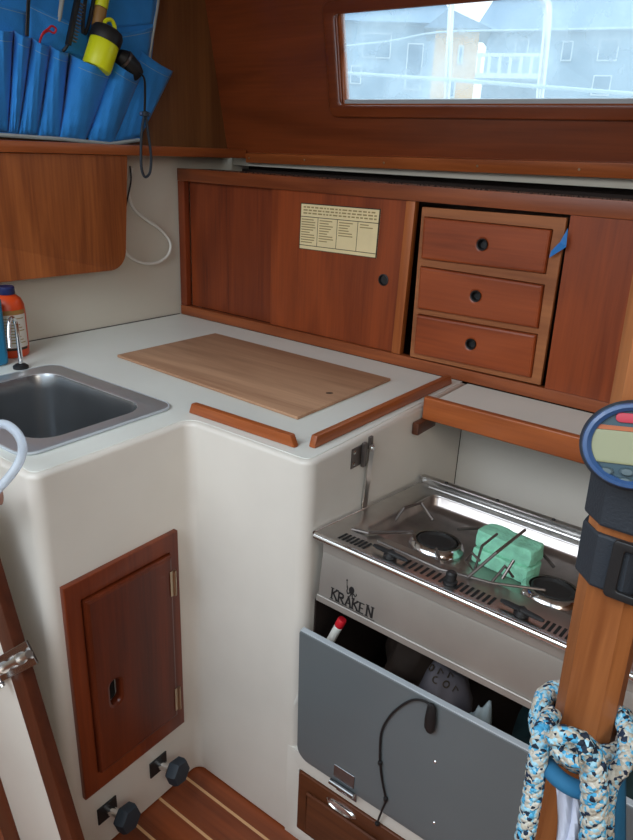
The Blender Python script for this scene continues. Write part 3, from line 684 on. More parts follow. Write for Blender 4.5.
# tools in the pockets
def axis_frame(p, q): return (Vector(q) - Vector(p)).normalized(), (Vector(q) - Vector(p)).length
def tool(name, lab, cat, base): return empty(name, base, lab, cat)
b0, b1 = wq(96.5, 68, .062), wq(106, 38, .066); ax, L_ = axis_frame(b0, b1)
t = tool('flashlight', 'bright yellow canister flashlight with black cap, largest tool in the blue organiser', 'flashlight', b0)
MB().lathe([(0, -.004), (.030, -.002), (.0325, .004), (.0328, L_ - .01), (.031, L_ - .002)], b0, ax, 32).build('barrel', 'yellow', t)
MB().lathe([(.0345, L_ - .012), (.0358, L_ - .004), (.0358, L_ + .010), (.032, L_ + .018), (.024, L_ + .022), (0, L_ + .022)], b0, ax, 32).build('cap', 'black', t)
tp = b0 + ax * (L_ + .020); sd = ax.cross(WN).normalized()
MB().tube(catmull([tp - sd * .012, tp - sd * .013 + ax * .012, tp + ax * .021, tp + sd * .013 + ax * .011, tp + sd * .012], 6), .0045, 8).build('lanyard_loop', 'yellow', t)
b0, b1 = wq(97, 30, .036), wq(103, -6, .036); ax, L_ = axis_frame(b0, b1)
t = tool('screwdriver', 'tan handled screwdriver with yellow end above the flashlight cap', 'tool', b0)
MB().lathe([(0, 0), (.011, .001), (.0145, .01), (.0145, L_ * .6), (.013, L_ * .62)], b0, ax, 20).build('handle', 'tan', t)
MB().lathe([(.0145, L_ * .62), (.0155, L_ * .66), (.0155, L_ * 1.1), (0, L_ * 1.12)], b0, ax, 20).build('end_cap', 'yellow', t)
b0, b1 = wq(70, 46, .045), wq(80, -2, .048); ax, L_ = axis_frame(b0, b1); sd = ax.cross(WN).normalized()
t = tool('wire_brush', 'black wire brush standing in the blue organiser left of the flashlight', 'brush', b0)
Fb = frame_mat(b0, sd, ax)
MB(Fb).box(-.010, .000, 0, L_ * 1.3, -.006, .006, .002).build('handle', 'black', t)
mb = MB(Fb)
for i in range(12):
    for j in (-1, 0, 1): mb.box(.0003, .011 + .0015 * (i % 2), L_ * (.12 + .07 * i), L_ * (.12 + .07 * i) + .002, j * .004 - .001, j * .004 + .001)
mb.build('bristles', 'rod', t, smooth=False)
MB().tube(catmull([wq(68, 44, .043), wq(65, 49, .040), wq(63, 51, .036)], 4), .0035, 8).build('hook', 'black', t)
cp = catmull([wq(u, v, o) for u, v, o in ((39, 45, .040), (41, 38, .046), (44, 33, .048), (49, 31, .049), (54, 33, .048), (56, 29, .050), (52, 26, .050), (48, 29, .050), (43, 33, .052), (40, 40, .047))], 6)
MB().tube(cp, .0022, 8).build('red_lanyard', 'red', label='small knotted red cord lying over a blue pocket', cat='cord')
b0, b1 = wq(59, 22, .030), wq(63, -8, .030); ax, L_ = axis_frame(b0, b1)
MB().lathe([(0, 0), (.003, .002), (.0045, .01), (.0055, L_), (0, L_ + .001)], b0, ax, 12).build('marker_pen', 'piping', label='slim grey marker pen left of the wire brush', cat='pen')
b0, b1 = wq(84, 34, .034), wq(90, -4, .034); ax, L_ = axis_frame(b0, b1)
t = tool('pliers', 'dark pliers standing between the wire brush and screwdriver', 'pliers', b0); sd = ax.cross(WN).normalized()
MB().tube(catmull([b0 - sd * .002, b0 + ax * L_ * .3 - sd * .007, b0 + ax * L_ - sd * .010], 6), .0042, 8).build('handle', 'black', t)
MB().tube(catmull([b0 + sd * .002, b0 + ax * L_ * .3 + sd * .007, b0 + ax * L_ + sd * .010], 6), .0042, 8).build('handle', 'black', t)
# black headlamp with strap and lanyard hanging over the shelf edge
c = wq(129, 66, .062)
t = tool('handheld_torch', 'black oval torch with wrist strap sticking out of the right pocket', 'torch', c)
e0, e1 = wq(119, 56, .055), wq(139, 76, .060); ax, L_ = axis_frame(e0, e1)
MB().lathe([(0, -.006), (.016, -.004), (.023, .006), (.026, L_ * .35), (.024, L_ * .7), (.016, L_ * .98), (0, L_ * 1.05)], e0, ax, 24, (1, .8)).build('body', 'black', t)
MB().lathe([(.0245, L_ * .18), (.0268, L_ * .19), (.0268, L_ * .28), (.0255, L_ * .29)], e0, ax, 24, (1, .82)).build('band', 'rod', t)
st = catmull([wq(138, 72, .070), wq(144, 78, .080), wq(145, 92, .088), wq(144.5, 112, .092)], 6)
MB().tube(st, .0062, 8, flat=.35).build('strap', 'black', t)
cl = wq(145, 114, .092); MB().lathe([(0, -.008), (.008, -.005), (.009, 0), (.008, .005), (0, .008)], cl, (0, 0, 1), 14).build('slider', 'rubber', t)
for sgn in (-1, 1): MB().lathe([(0, -.005), (.0045, -.003), (.0045, .003), (0, .005)], cl + WD * sgn * -.0115, (0, 0, 1), 10).build('bead', 'device_blue', t)
lp = catmull([wq(144, 117, .092), wq(142, 130, .094), wq(141, 150, .094), wq(141.5, 168, .094), wq(145, 177, .094), wq(150, 172, .094), wq(151, 155, .094), wq(148, 132, .094), wq(146, 117, .092)], 6)
MB().tube(lp, .0033, 8).build('wrist_loop', 'rubber', t)

# ================================================================== BOTTLE, FAUCET, HOSE
bc = onZ(20, 358, 0.0015); bx, by = .058, -.562
bt = empty('bottle', (bx, by, .0015), 'orange bottle with dark blue cap and printed label behind the faucet', 'bottle', 'bottles beside the sink')
MB().lathe([(0, 0), (.030, 0), (.033, .004), (.034, .02), (.034, .095), (.033, .115), (.027, .130), (.017, .138), (.015, .1395)], (bx, by, .0015), (0, 0, 1), 32, (1, 1.05), (1, 0, 0)).build('body', 'orange', bt)
MB().lathe([(.0175, .1395), (.018, .141), (.018, .154), (.016, .1565), (0, .1565)], (bx, by, .0015), (0, 0, 1), 28).build('cap', 'navy', bt)
def lab(r, a0, a1, z0, z1, name, mat, par, n=14):
    def fn(a, b):
        an = math.radians(a0 + (a1 - a0) * a); return Vector((bx + r * math.cos(an), by + r * 1.05 * math.sin(an), .0015 + z0 + (z1 - z0) * b))
    return MB().grid(fn, n, 1).build(name, mat, par)
lbl = lab(.0346, -100, 35, .024, .098, 'label', 'label_white', bt)
lab(.0345, -100, 35, .0985, .108, 'label_band', 'tan', bt)
for i in range(9): lab(.0349, -88 + 2 * (i % 3), 22 - 8 * (i % 4), .034 + i * .0068, .0362 + i * .0068, 'label_text', 'ink_soft', lbl)
lab(.0346, -90, 30, .018, .0235, 'label_stripe', 'ink', bt)
bc2 = onZ(-1, 366, .0015)
b2 = empty('bottle', (.068, -.652, .0015), 'blue bottle cut off by the left picture edge', 'bottle', 'bottles beside the sink')
mb = MB(); mb.add_mesh(plate([rrect(.070, .122, -.700, -.606, .014)], .0015, .150, .008)); mb.build('body', 'blue', b2)
MB().lathe([(.014, .1505), (.014, .158), (0, .158)], (.096, -.653, 0), (0, 0, 1), 20).build('cap', 'white', b2)
fb = onZ(21, 368, .0012)
fc = empty('faucet', fb, 'slim chrome galley faucet with curved spout behind the sink', 'faucet')
MB().lathe([(.0, 0), (.016, 0), (.016, .005), (.011, .009), (.006, .010)], fb, (0, 0, 1), 24).build('base', 'black', fc)
pp = [(21, 363), (19, 345), (17, 330), (15, 321), (12, 318), (9.5, 322), (9, 335), (10, 348)]
sp = []
for i, (u, v) in enumerate(pp):
    n_ = Vector((FW.x, FW.y, 0)).normalized(); dpl = n_.dot(fb) - .012 * max(0, i - 3); sp.append(onplane(u, v, n_, dpl))
MB().tube(catmull(sp, 6), [.0048] * 12 + [.0044] * (len(catmull(sp, 6)) - 12), 12).build('spout', 'chrome', fc)
hn = FW.copy(); hp = [CAM + ray(u, v) * d for u, v, d in ((-60, 452, .99), (-30, 432, .99), (0, 424, .99), (14, 430, .985), (22, 443, .98), (21, 457, .98), (13, 472, .975), (-1, 488, .97), (-22, 508, .96), (-45, 540, .95))]
MB().tube(catmull(hp, 8), .0066, 14).build('hose', 'hose', label='translucent plastic hose looping over the near corner of the sink', cat='hose')

# ================================================================== LATCH HOOK AND PLATE ON THE STOVE BAY SIDE
XB = XM
lt = empty('latch_plate', (XB, -.42, -.03), 'tarnished steel latch plate and hanging strap on the stove bay wall', 'latch')
a = onX(350, 470, XB + .001); 
mb = MB(); mb.box(XB + .0003, XB + .0025, -.452, -.420, -.052, -.014, .0006, 1); mb.box(XB + .0026, XB + .010, -.424, -.414, -.056, -.010, .001, 1); mb.build('plate', 'rod', lt)
MB().box(XB + .0003, XB + .006, -.400, -.390, -.030, .000 - .006, .001, 1).build('hook', 'rod', lt)
MB().hexa([(XB + .0026, -.411, -.150), (XB + .0026, -.395, -.150), (XB + .006, -.395, -.150), (XB + .006, -.411, -.150), (XB + .0065, -.406, -.020), (XB + .0065, -.390, -.020), (XB + .010, -.390, -.020), (XB + .010, -.406, -.020)], .0008, 1).build('strap', 'steel', lt)
for yy, zz in ((-.444, -.022), (-.444, -.044)): MB().lathe([(0, .0016), (.003, .001), (.004, 0)], (XB + .0026, yy, zz), (1, 0, 0), 10).build('screw', 'chrome', lt)
MB().lathe([(0, .004), (.005, .002), (.006, 0)], (XB + .0105, -.398, -.026), (1, 0, 0), 12).build('rivet', 'chrome', lt)

# ================================================================== STOVE
TA = math.radians(-6.0)
SO = Vector((.927, -.561, -.129))
SF = Matrix.Translation(SO) @ Matrix.Rotation(math.radians(-1.1), 4, 'Z') @ Matrix.Rotation(TA, 4, 'X')
SI = SF.inverted(); SNV = (SF.to_3x3() @ Vector((0, 0, 1)))
def sl(u, v, z=0):   # stove-local point on the plane of height z
    P_ = SF @ Vector((0, 0, z)); return SI @ onplane(u, v, SNV, SNV.dot(P_))
LX, LY, HB = .56, .365, .122
stv = empty('stove', SO, 'stainless two-burner gimballed stove with black KRAKEN lettering on its front', 'stove', mat=SF)
# body box
MB(SF).box(.014, LX - .014, .012, LY - .012, -HB, -.032, .003).build('front_body', 'steel_front', stv)
MB(SF).box(.0142, LX - .0142, .0082, .0118, -HB - .002, -HB + .010, .001, 1).build('bottom_flange', 'steel_front', stv)
MB(SF).box(.014, .020, .0120, LY - .012, -.0316, -.0045).build('side_panel', 'steel_front', stv, smooth=False)
MB(SF).box(LX - .020, LX - .014, .0120, LY - .012, -.0316, -.0045).build('side_panel', 'steel_front', stv, smooth=False)
MB(SF).box(.0201, LX - .0201, .0120, .018, -.0316, -.0045).build('front_skirt', 'steel_front', stv, smooth=False)
# hob plate with the recessed pan
pi_ = rrect(.050, LX - .035, .078, LY - .040, .018)
MB(SF).add_mesh(plate([rrect(.0, LX, .0, LY - .004, .010), pi_], -.004, .002, .0022, 2)).build('hob_top', 'steel', stv)
mb = MB(SF); prev = None
for ins, z in ((0, 0), (.003, -.004), (.005, -.016), (.010, -.021), (.03, -.022)):
    vs = [mb.v((x, y, z)) for x, y in rrect(.050 + ins, LX - .035 - ins, .078 + ins, LY - .040 - ins, max(.018 - ins * .3, .006))]
    if prev: [mb.bm.faces.new([prev[i], prev[(i + 1) % len(vs)], vs[(i + 1) % len(vs)], vs[i]]) for i in range(len(vs))]
    prev = vs
mb.bm.faces.new(prev); mb.build('pan', 'pan', stv, ang=50)
# rolled front edge, back flange
MB(SF).tube([(.004, -.001, -.002), (LX - .004, -.001, -.002)], .0062, 12).build('rolled_edge', 'chrome', stv)
MB(SF).tube([(-.001, .004, -.002), (-.001, LY - .01, -.002)], .0045, 12).build('rolled_edge', 'chrome', stv)
mb = MB(SF); mb.box(.002, LX - .002, LY - .003, LY, -.03, .020, .001, 1); mb.box(.002, LX - .002, LY - .016, LY - .0031, .016, .020, .001, 1)
mb.tube([(.03, LY - .022, .0052), (LX - .02, LY - .022, .0052)], .003, 8); mb.build('back_flange', 'steel', stv)
for i in range(5): MB(SF).lathe([(0, .003), (.003, .002), (.004, 0)], (.06 + i * .11, LY - .010, .0202), (0, 0, 1), 10).build('flange_screw', 'black', stv)
# vent slots
def slots(u0, v0, u1, v1, n):
    a = sl(u0, v0, .0022); b = sl(u1, v1, .0022)
    for i in range(n):
        t = i / (n - 1); x = a.x * (1 - t) + b.x * t; y = a.y * (1 - t) + b.y * t
        MB(SF).hexa([(x - .0022, y - .013, .0023), (x + .0022, y - .013, .0023), (x + .0022, y + .013, .0023), (x - .0022, y + .013, .0023), (x - .0022, y - .013, .0027), (x + .0022, y - .013, .0027), (x + .0022, y + .013, .0027), (x - .0022, y + .013, .0027)]).build('vent_slot', 'hole', stv, smooth=False)
slots(343, 536, 367, 546, 7); slots(407, 563, 443, 579, 7); slots(459, 586, 492, 601, 7); slots(546, 625, 575, 638, 6)
# control knobs (elongated black levers) and the round igniter
def lever(u0, v0, u1, v1):
    a = sl(u0, v0, .010); b = sl(u1, v1, .010); a.z = b.z = .010; d = (b - a)
    kn = MB(SF).tube([a, a + d * .1, a + d * .4, a + d * .5, a + d * .6, a + d * .9, b], [.003, .0045, .005, .008, .005, .004, .0025], 10, flat=.8).build('control_lever', 'black', stv)
    c_ = a + d * .5; MB(SF).lathe([(.011, -.0072), (.011, -.004), (.007, 0), (0, .001)], c_, (0, 0, 1), 18).build('knob_base', 'black', kn)
lever(374, 545, 408, 561); lever(501, 600, 544, 621)
c_ = sl(450, 583, .0025); MB(SF).lathe([(.011, 0), (.011, .004), (.008, .006), (.0085, .016), (.006, .019), (0, .019)], (c_.x, c_.y, .0027), (0, 0, 1), 20).build('igniter_button', 'black', stv)
# burners
def burner(u, v):
    c = sl(u, v, -.010); c.z = -.0215
    b_ = MB(SF).lathe([(.050, 0), (.050, .002), (.047, .010), (.042, .0145), (.037, .0145), (.035, .006), (.0, .006)], c, (0, 0, 1), 40).build('burner_ring', 'chrome', stv)
    MB(SF).lathe([(.0345, .0065), (.0340, .0135), (.031, .0155), (.027, .012), (.010, .0105), (.0, .0110)], c, (0, 0, 1), 32).build('burner_cap', 'iron', b_)
    return c
B1 = burner(437, 542); B2 = burner(553, 590)
def rod(pts, r=.0029, name='pan_support', z=None):
    P_ = []
    for q_ in pts:
        u, v, zz = q_; P_.append(sl(u, v, zz))
    o = MB(SF).tube(P_, r, 8); return o.build(name, 'rod', stv)
rod([(393, 523, -.016), (404, 508, .014), (421, 503, .016), (433, 520, -.006)])
rod([(352, 529, .004), (368, 533, .006), (413, 532, .004)])
rod([(436, 549, .0), (441, 562, .004), (447, 569, -.006)])
rod([(378, 541, .002), (440, 569, .003), (492, 583, .003), (545, 590, .003)], .0024)
rod([(458, 529, .008), (486, 528, .008)]); rod([(537, 547, .010), (554, 567, -.006)])
# legend on the burner field: the front reads KRAKEN
G = {'K': ((0, 0, 0, 1), (0, .45, .62, 1), (.18, .55, .68, 0)), 'R': ((0, 0, 0, 1), (0, 1, .5, .95), (.5, .95, .55, .6), (.55, .6, 0, .5), (.22, .5, .66, 0)), 'A': ((0, 0, .33, 1), (.33, 1, .66, 0), (.12, .33, .54, .33)), 'E': ((0, 0, 0, 1), (0, 0, .52, 0), (0, .5, .42, .5), (0, 1, .52, 1)), 'N': ((0, 0, 0, 1), (0, 1, .62, 0), (.62, 0, .62, 1))}
SER = {'K': ((0, 0), (0, 1), (.62, 1), (.68, 0)), 'R': ((0, 0), (0, 1), (.66, 0)), 'A': ((0, 0), (.66, 0)), 'E': ((0, 0), (0, 1)), 'N': ((0, 0), (0, 1), (.62, 1))}
y_f = .0118
def fl(u, v): # stove-local on the front plane
    n_ = SF.to_3x3() @ Vector((0, 1, 0)); P_ = SF @ Vector((0, y_f, 0)); return SI @ onplane(u, v, n_, n_.dot(P_))
ka, kb = fl(330.5, 606), fl(371, 622.5)
mb = MB(SF); H_ = .0175; adv = (kb.x - ka.x) / 5.75; xx = ka.x; zb = -.1085
for i, ch in enumerate('KRAKEN'):
    for (a0, b0_, a1, b1_) in G[ch]:
        wd = .0031 if (b0_ != b1_ and ch != 'E') or a0 == a1 else .0018
        hh = H_ * (1.0 if i not in (0, 5) else 1.12)
        A_ = Vector((xx + a0 * adv * 1.15, 0, zb + b0_ * hh)); B_ = Vector((xx + a1 * adv * 1.15, 0, zb + b1_ * hh)); d_ = (B_ - A_).normalized(); n_ = Vector((-d_.z, 0, d_.x)) * wd / 2
        mb.prism([(p.x, y_f - .0006 - .00005, p.z) for p in (A_ - n_, B_ - n_, B_ + n_, A_ + n_)], (0, .0005, 0))
    for (a0, b0_) in SER[ch]:
        cx = xx + a0 * adv * 1.15; cz = zb + b0_ * H_ * (1.0 if i not in (0, 5) else 1.12)
        mb.prism([(cx - .0032, y_f - .00066, cz - .0007), (cx + .0032, y_f - .00066, cz - .0007), (cx + .0032, y_f - .00066, cz + .0007), (cx - .0032, y_f - .00066, cz + .0007)], (0, .0005, 0))
    xx += adv
mb.build('lettering', 'black', stv, smooth=False)
# little octopus mark with a raised spear above the letters
kc = fl(351.5, 592); mb = MB(SF)
hp_ = [(kc.x + .0052 * math.cos(a * PI / 9), y_f - .00066, kc.z + .003 + .0068 * math.sin(a * PI / 9)) for a in range(18)]
mb.prism(hp_, (0, .0005, 0))
def flat(pts, r0, r1):
    for i in range(len(pts) - 1):
        a_, b_ = Vector(pts[i]), Vector(pts[i + 1]); d_ = (b_ - a_).normalized(); t0 = i / (len(pts) - 1); t1 = (i + 1) / (len(pts) - 1)
        w0 = r0 + (r1 - r0) * t0; w1 = r0 + (r1 - r0) * t1; n_ = Vector((-d_.y, d_.x))
        q4 = [a_ - n_ * w0, b_ - n_ * w1, b_ + n_ * w1, a_ + n_ * w0]
        mb.prism([(kc.x + p.x, y_f - .00066 - .00001 * i, kc.z + p.y) for p in q4], (0, .0005, 0))
flat([(-.002, -.002), (-.007, -.006), (-.009, -.002), (-.008, .004), (-.0095, .008)], .0012, .0006)
flat([(-.0095, .004), (-.0105, .012), (-.0115, .019)], .0005, .0003); flat([(-.0125, .016), (-.0115, .019), (-.0098, .0165)], .0004, .0003)
flat([(.000, -.003), (-.002, -.009), (-.006, -.011)], .0012, .0005); flat([(.002, -.003), (.003, -.009), (.006, -.010), (.008, -.0075)], .0012, .0005)
flat([(.003, -.001), (.008, -.005), (.0105, -.002), (.0095, .001)], .0011, .0005)
mb.build('octopus_emblem', 'black', stv, smooth=False)
MB(SF).box(ka.x - .004, kb.x + .006, y_f - .0009, y_f - .0001, -.1135, -.1105).build('logo_underline', 'rod', stv, smooth=False)
# green sponge on the hob, held by two bent rods
g0 = sl(500, 574, -.0195)
spg = MB(SF)
def rough_box(mb, x0, x1, y0, y1, z0, z1, seed):
    n = 9; V = {}
    def P_(i, j, k):
        x = x0 + (x1 - x0) * i / n; y = y0 + (y1 - y0) * j / n; z = z0 + (z1 - z0) * k / n
        # rounding
        q = Vector((x, y, z)); d = noise.noise_vector(q * 60 + Vector((seed, 0, 0))) * .0022
        if k == 0: d.z = 0
        e = sum(1 for t in (i, j, k) if t in (0, n))
        cc = Vector(((x0 + x1) / 2, (y0 + y1) / 2, (z0 + z1) / 2)); q2 = q + (cc - q) * (.0 if e < 2 else .045 * (e - 1)); 
        if k == 0: q2.z = z0
        return q2 + d
    def g(i, j, k):
        if (i, j, k) not in V: V[(i, j, k)] = mb.v(P_(i, j, k))
        return V[(i, j, k)]
    for a_ in range(n):
        for b_ in range(n):
            for f_ in (0, n):
                mb.bm.faces.new([g(a_, b_, f_), g(a_ + 1, b_, f_), g(a_ + 1, b_ + 1, f_), g(a_, b_ + 1, f_)])
                mb.bm.faces.new([g(a_, f_, b_), g(a_ + 1, f_, b_), g(a_ + 1, f_, b_ + 1), g(a_, f_, b_ + 1)])
                mb.bm.faces.new([g(f_, a_, b_), g(f_, a_ + 1, b_), g(f_, a_ + 1, b_ + 1), g(f_, a_, b_ + 1)])
SG = SF @ Matrix.Translation(Vector((g0.x - .006, g0.y + .030, -.0213))) @ Matrix.Rotation(math.radians(-4), 4, 'Z')
spn = empty('sponge', (SG @ Vector((0, 0, 0))), 'crumbly mint green sponge block sitting between the two burners', 'sponge', mat=SG)
mb = MB(SG); rough_box(mb, -.050, .052, -.026, .030, 0, .026, 1); mb.build('lower_half', 'sponge', spn)
mb = MB(SG); rough_box(mb, -.052, .050, -.020, .030, .0262, .056, 5); mb.build('upper_half', 'sponge', spn)
rod([(468, 577, .004), (496, 553, .050), (525, 530, .052)], .0026)
rod([(497, 534, .052), (482, 546, .050), (474, 572, .004), (466, 560, .020), (472, 553, .040), (480, 561, .034)], .0022)
rod([(502, 579, .006), (514, 560, .036)], .0024)
rod([(492, 582, .004), (505, 566, .026), (513, 577, .008)], .0024)

# ================================================================== BIN CONTENTS UNDER THE STOVE
bz = -.6055
def bunny(): pass
b0, b1 = onY(324, 652, -.545), onY(341, 622, -.535); ax, L_ = axis_frame(b0, b1)
b0 = b0 - ax * .14
t = empty('caulk_tube', b0, 'white tube with a red cap sticking up at the left end of the bin', 'tube'); L_ += .14
MB().lathe([(0, 0), (.0075, .001), (.008, .01), (.0078, L_ - .012), (.006, L_ - .010)], b0, ax, 20).build('body', 'white', t)
MB().lathe([(.0078, L_ - .010), (.0084, L_ - .008), (.0084, L_ + .004), (.007, L_ + .007), (0, L_ + .007)], b0, ax, 20).build('cap', 'red', t)
def lump(name, mat, lab, cat, c, sx, sy, sz, seed, amp=.25):
    mb = MB(); me_ = bmesh.new(); bmesh.ops.create_icosphere(me_, subdivisions=4, radius=1)
    for v_ in me_.verts:
        n_ = noise.fractal(v_.co * 1.6 + Vector((seed, seed, 0)), 1, 2, 4); v_.co = v_.co * (1 + amp * n_)
        v_.co.z = max(v_.co.z, -.75); v_.co.x *= sx; v_.co.y *= sy; v_.co.z = (v_.co.z + .75) * sz
    tm = bpy.data.meshes.new('t'); me_.to_mesh(tm); me_.free(); mb.add_mesh(tm, Matrix.Translation(Vector(c))); bpy.data.meshes.remove(tm)
    return mb.build(name, mat, label=lab, cat=cat, ang=180)
lump('cloth_bundle', 'teal_cloth', 'dark teal cloth bundle in the right of the bin', 'cloth', (1.385, -.36, bz), .125, .13, .135, 3)
lump('cloth_bundle', 'beige', 'brown cloth bundle in the shadow at the back left of the bin', 'cloth', (1.02, -.25, bz), .08, .12, .12, 9)
lp_ = lump('printed_bag', 'bag_grey', 'white cloth bag with dark letter shapes inside the bin', 'bag', (1.150, -.46, bz), .055, .065, .150, 5, .12)
lump('plastic_wrap', 'wrap', 'crumpled clear plastic wrap at the front of the bin', 'plastic wrap', (1.240, -.515, bz), .024, .03, .150, 11, .3)
# dark round letter shapes printed on the bag (rings and bars, on its visible top)
def surf_on(obj, u, v):
    dg = bpy.context.evaluated_depsgraph_get(); dg.update(); ob = obj.evaluated_get(dg); mi = obj.matrix_world.inverted(); o0 = mi @ CAM; dd_ = (mi.to_3x3() @ ray(u, v)).normalized()
    ok, p, n_, _ = ob.ray_cast(o0, dd_)
    return (obj.matrix_world @ p, n_) if ok else (None, None)
bpy.context.view_layer.update()
mb = MB(); cnt = 0
for (u, v, kd) in ((432, 668, 'o'), (440, 671, 'x'), (450, 675, 'n'), (436, 680, 'c'), (446, 684, 'o'), (455, 688, 'm')):
    p, n_ = surf_on(lp_, u, v)
    if p is None: continue
    ux = RT.copy(); ux = (ux - n_ * ux.dot(n_)).normalized(); uy = n_.cross(ux); cnt += 1; p = p + n_ * .0012
    if kd in 'oc':
        k_ = 14; rng = range(k_ + 1) if kd == 'o' else range(2, 12)
        mb.tube([p + ux * .0055 * math.cos(2 * PI * i / k_) + uy * .0055 * math.sin(2 * PI * i / k_) for i in rng], .0013, 6, cap=kd == 'c')
    else:
        mb.tube([p - ux * .005 - uy * .005, p + ux * .001 + uy * .004, p + ux * .005 - uy * .004], .0013, 6)
if cnt: mb.build('printed_letters', 'ink', lp_)

# ================================================================== BLACK CORD HANGING ON THE GREY PANEL
n_ = Vector((0, -.294, -.008)).normalized(); dpl = n_.dot(gp(0, 0, .012))
def og(u, v, o=.004): return onplane(u, v, n_, dpl + o)
ck = empty('toggle_cord', og(430, 718, .004), 'black plastic toggle and thin knotted black cord hanging on the grey panel', 'cord')
a_, b_ = og(432, 704, .006), og(429, 733, .006); ax, L_ = axis_frame(b_, a_)
MB().lathe([(0, 0), (.005, .002), (.009, .010), (.0095, .025), (.007, L_ - .006), (.0035, L_), (0, L_ + .001)], b_, ax, 20, (1, .6), (1, 0, 0)).build('toggle', 'black', ck)
cp = [og(*q_) for q_ in ((431, 706, .008), (424, 701, .006), (413, 700, .004), (401, 706, .003), (390, 716, .003), (382, 730, .003), (380, 745, .003), (380, 762, .003), (382, 780, .003), (386, 800, .003))]
MB().tube(catmull(cp, 6) + [Vector((1.108, -.5795, -.640))], .0019, 8).build('cord', 'black', ck)
for q_ in ((380, 763), (385.5, 799)):
    MB().lathe([(0, -.0045), (.0035, -.003), (.0042, 0), (.0035, .003), (0, .0045)], og(q_[0], q_[1], .004), (0, 0, 1), 12).build('knot', 'black', ck)
MB().lathe([(0, -.0045), (.0035, -.003), (.0046, 0), (.0035, .003), (0, .0045)], Vector((1.108, -.5795, -.642)), (0, 0, 1), 12).build('knot', 'black', ck)

# ================================================================== FOOT PUMPS
for (yp, zp, lab_) in ((-.684, -.733, 'foot pump knob with dark cap nearer the counter corner'), (-.812, -.741, 'foot pump knob with dark cap nearer the slanted white board')):
    t = empty('foot_pump', (XS, yp, zp), lab_, 'foot pump', 'foot pump knobs under the locker door')
    MB().box(XS + .0003, XS + .004, yp - .024, yp + .020, zp - .020, zp + .020, .001, 1).build('plate', 'black', t)
    MB().tube([(XS + .0042, yp, zp), (XS + .034, yp + .006, zp + .004)], .009, 16).build('shaft', 'chrome', t)
    MB().lathe([(0, .0), (.020, .001), (.0265, .006), (.0275, .020), (.024, .028), (0, .030)], (XS + .034, yp + .006, zp + .004), (1, .15, .12), 6).build('knob', 'rubber', t)

# ================================================================== SLANTED BOARD, BOLT, RAIL (companionway side)
yb = -.95
ed = Vector((.133, 0, -.489)).normalized()
def lb(a, z): # along the right edge: z given, offset a to the left (metres, horizontally)
    e_ = onY(12, 600, yb + .018); f_ = onY(84, 840, yb + .018); x = e_.x + (e_.z - z) * (f_.x - e_.x) / (e_.z - f_.z) - a; return Vector((x, yb, z))
sb = empty('slanted_board', (.6, yb, -.834), 'slanted white board with dark teak edges beside the counter end', 'board')
def par(a0, a1, z0, z1, y0, y1, nm, mat):
    P_ = [lb(a1, z0), lb(a0, z0), lb(a0, z1), lb(a1, z1)]
    mb = MB(); mb.prism([(p.x, y0, p.z) for p in P_], (0, y1 - y0, 0), .002); return mb.build(nm, mat, sb)
par(0, .046, -.8335, -.03, yb, yb + .02, 'edge_strip', 'strip'); par(.0465, .236, -.8335, -.03, yb + .003, yb + .018, 'panel', 'gel')
par(.2365, .31, -.8335, -.03, yb, yb + .02, 'edge_strip', 'strip')
p0, p1 = onY(-12, 676, yb - .012), onY(27, 655, yb - .012); ax, L_ = axis_frame(p0, p1)
bl = empty('barrel_bolt', p0, 'chrome barrel bolt on the slanted white board', 'bolt')
Fb = frame_mat(p0, ax, (0, 0, 1)); 
MB(Fb).box(-.06, L_ * .62, -.012, .012, -.0 - .011, -.0085, .0006, 1).build('base_plate', 'chrome', bl) if False else None
nrm_y = (Fb.to_3x3() @ Vector((0, 0, 1))).y
sgn = 1 if nrm_y > 0 else -1
zz0, zz1 = sorted((sgn * .0085, sgn * .0118))
MB(Fb).box(-.06, L_ * .98, -.019, .019, zz0, zz1, .0006, 1).build('base_plate', 'rod_bright', bl)
MB(Fb).tube([(-.05, 0, 0), (L_ + .008, 0, 0)], .0058, 14).build('bolt_rod', 'steel', bl)
for xx in (.0, L_ * .42, L_ * .85):
    MB(Fb).tube([(xx - .004, 0, 0), (xx + .004, 0, 0)], .0092, 16).build('bracket', 'steel', bl)
MB(Fb).lathe([(.003, .0), (.003, .012), (.006, .015), (.006, .020), (0, .022)], (L_ * .2, -.006, 0), (0, -1, 0), 14).build('bolt_knob', 'chrome', bl)
r0 = onY(1, 497, -.925); MB().tube([r0, r0 + Vector((-.010, -.010, -.001)), r0 + Vector((-.10, -.105, -.012))], [.0115, .0125, .0125], 20).build('grab_rail', 'trim_teak', label='round teak rail end below the clear hose at left edge', cat='rail')

# ================================================================== POST WITH INSTRUMENT, STRAPS AND ROPE
yp0 = -.862
BLp = onY(550.5, 718, yp0); TLp = onY(629, 275, yp0); wP = .049
dv = (TLp - BLp); dv = dv / dv.z
def pc(z, dx=0, dy=0): return Vector((BLp.x + dv.x * (z - BLp.z) + dx, yp0 + dy, z))
def oct_(z, e=0, c=.010):
    w_ = wP
    base = [(c, 0), (w_ - c, 0), (w_, c), (w_, w_ - c), (w_ - c, w_), (c, w_), (0, w_ - c), (0, c)]
    cx = cy = w_ / 2; o = []
    for x, y in base: o.append(pc(z, cx + (x - cx) * (1 + e / cx), cy + (y - cy) * (1 + e / cy)))
    return o
def col(z0, z1, e, name, mat, par=None, c=.010, n=1, **k):
    mb = MB(); A = oct_(z0, e, c); B = oct_(z1, e, c); va = [mb.v(p) for p in A]; vb = [mb.v(p) for p in B]
    mb.bm.faces.new(list(reversed(va))); mb.bm.faces.new(vb)
    for i in range(8): mb.bm.faces.new([va[i], va[(i + 1) % 8], vb[(i + 1) % 8], vb[i]])
    return mb.build(name, mat, par, **k)
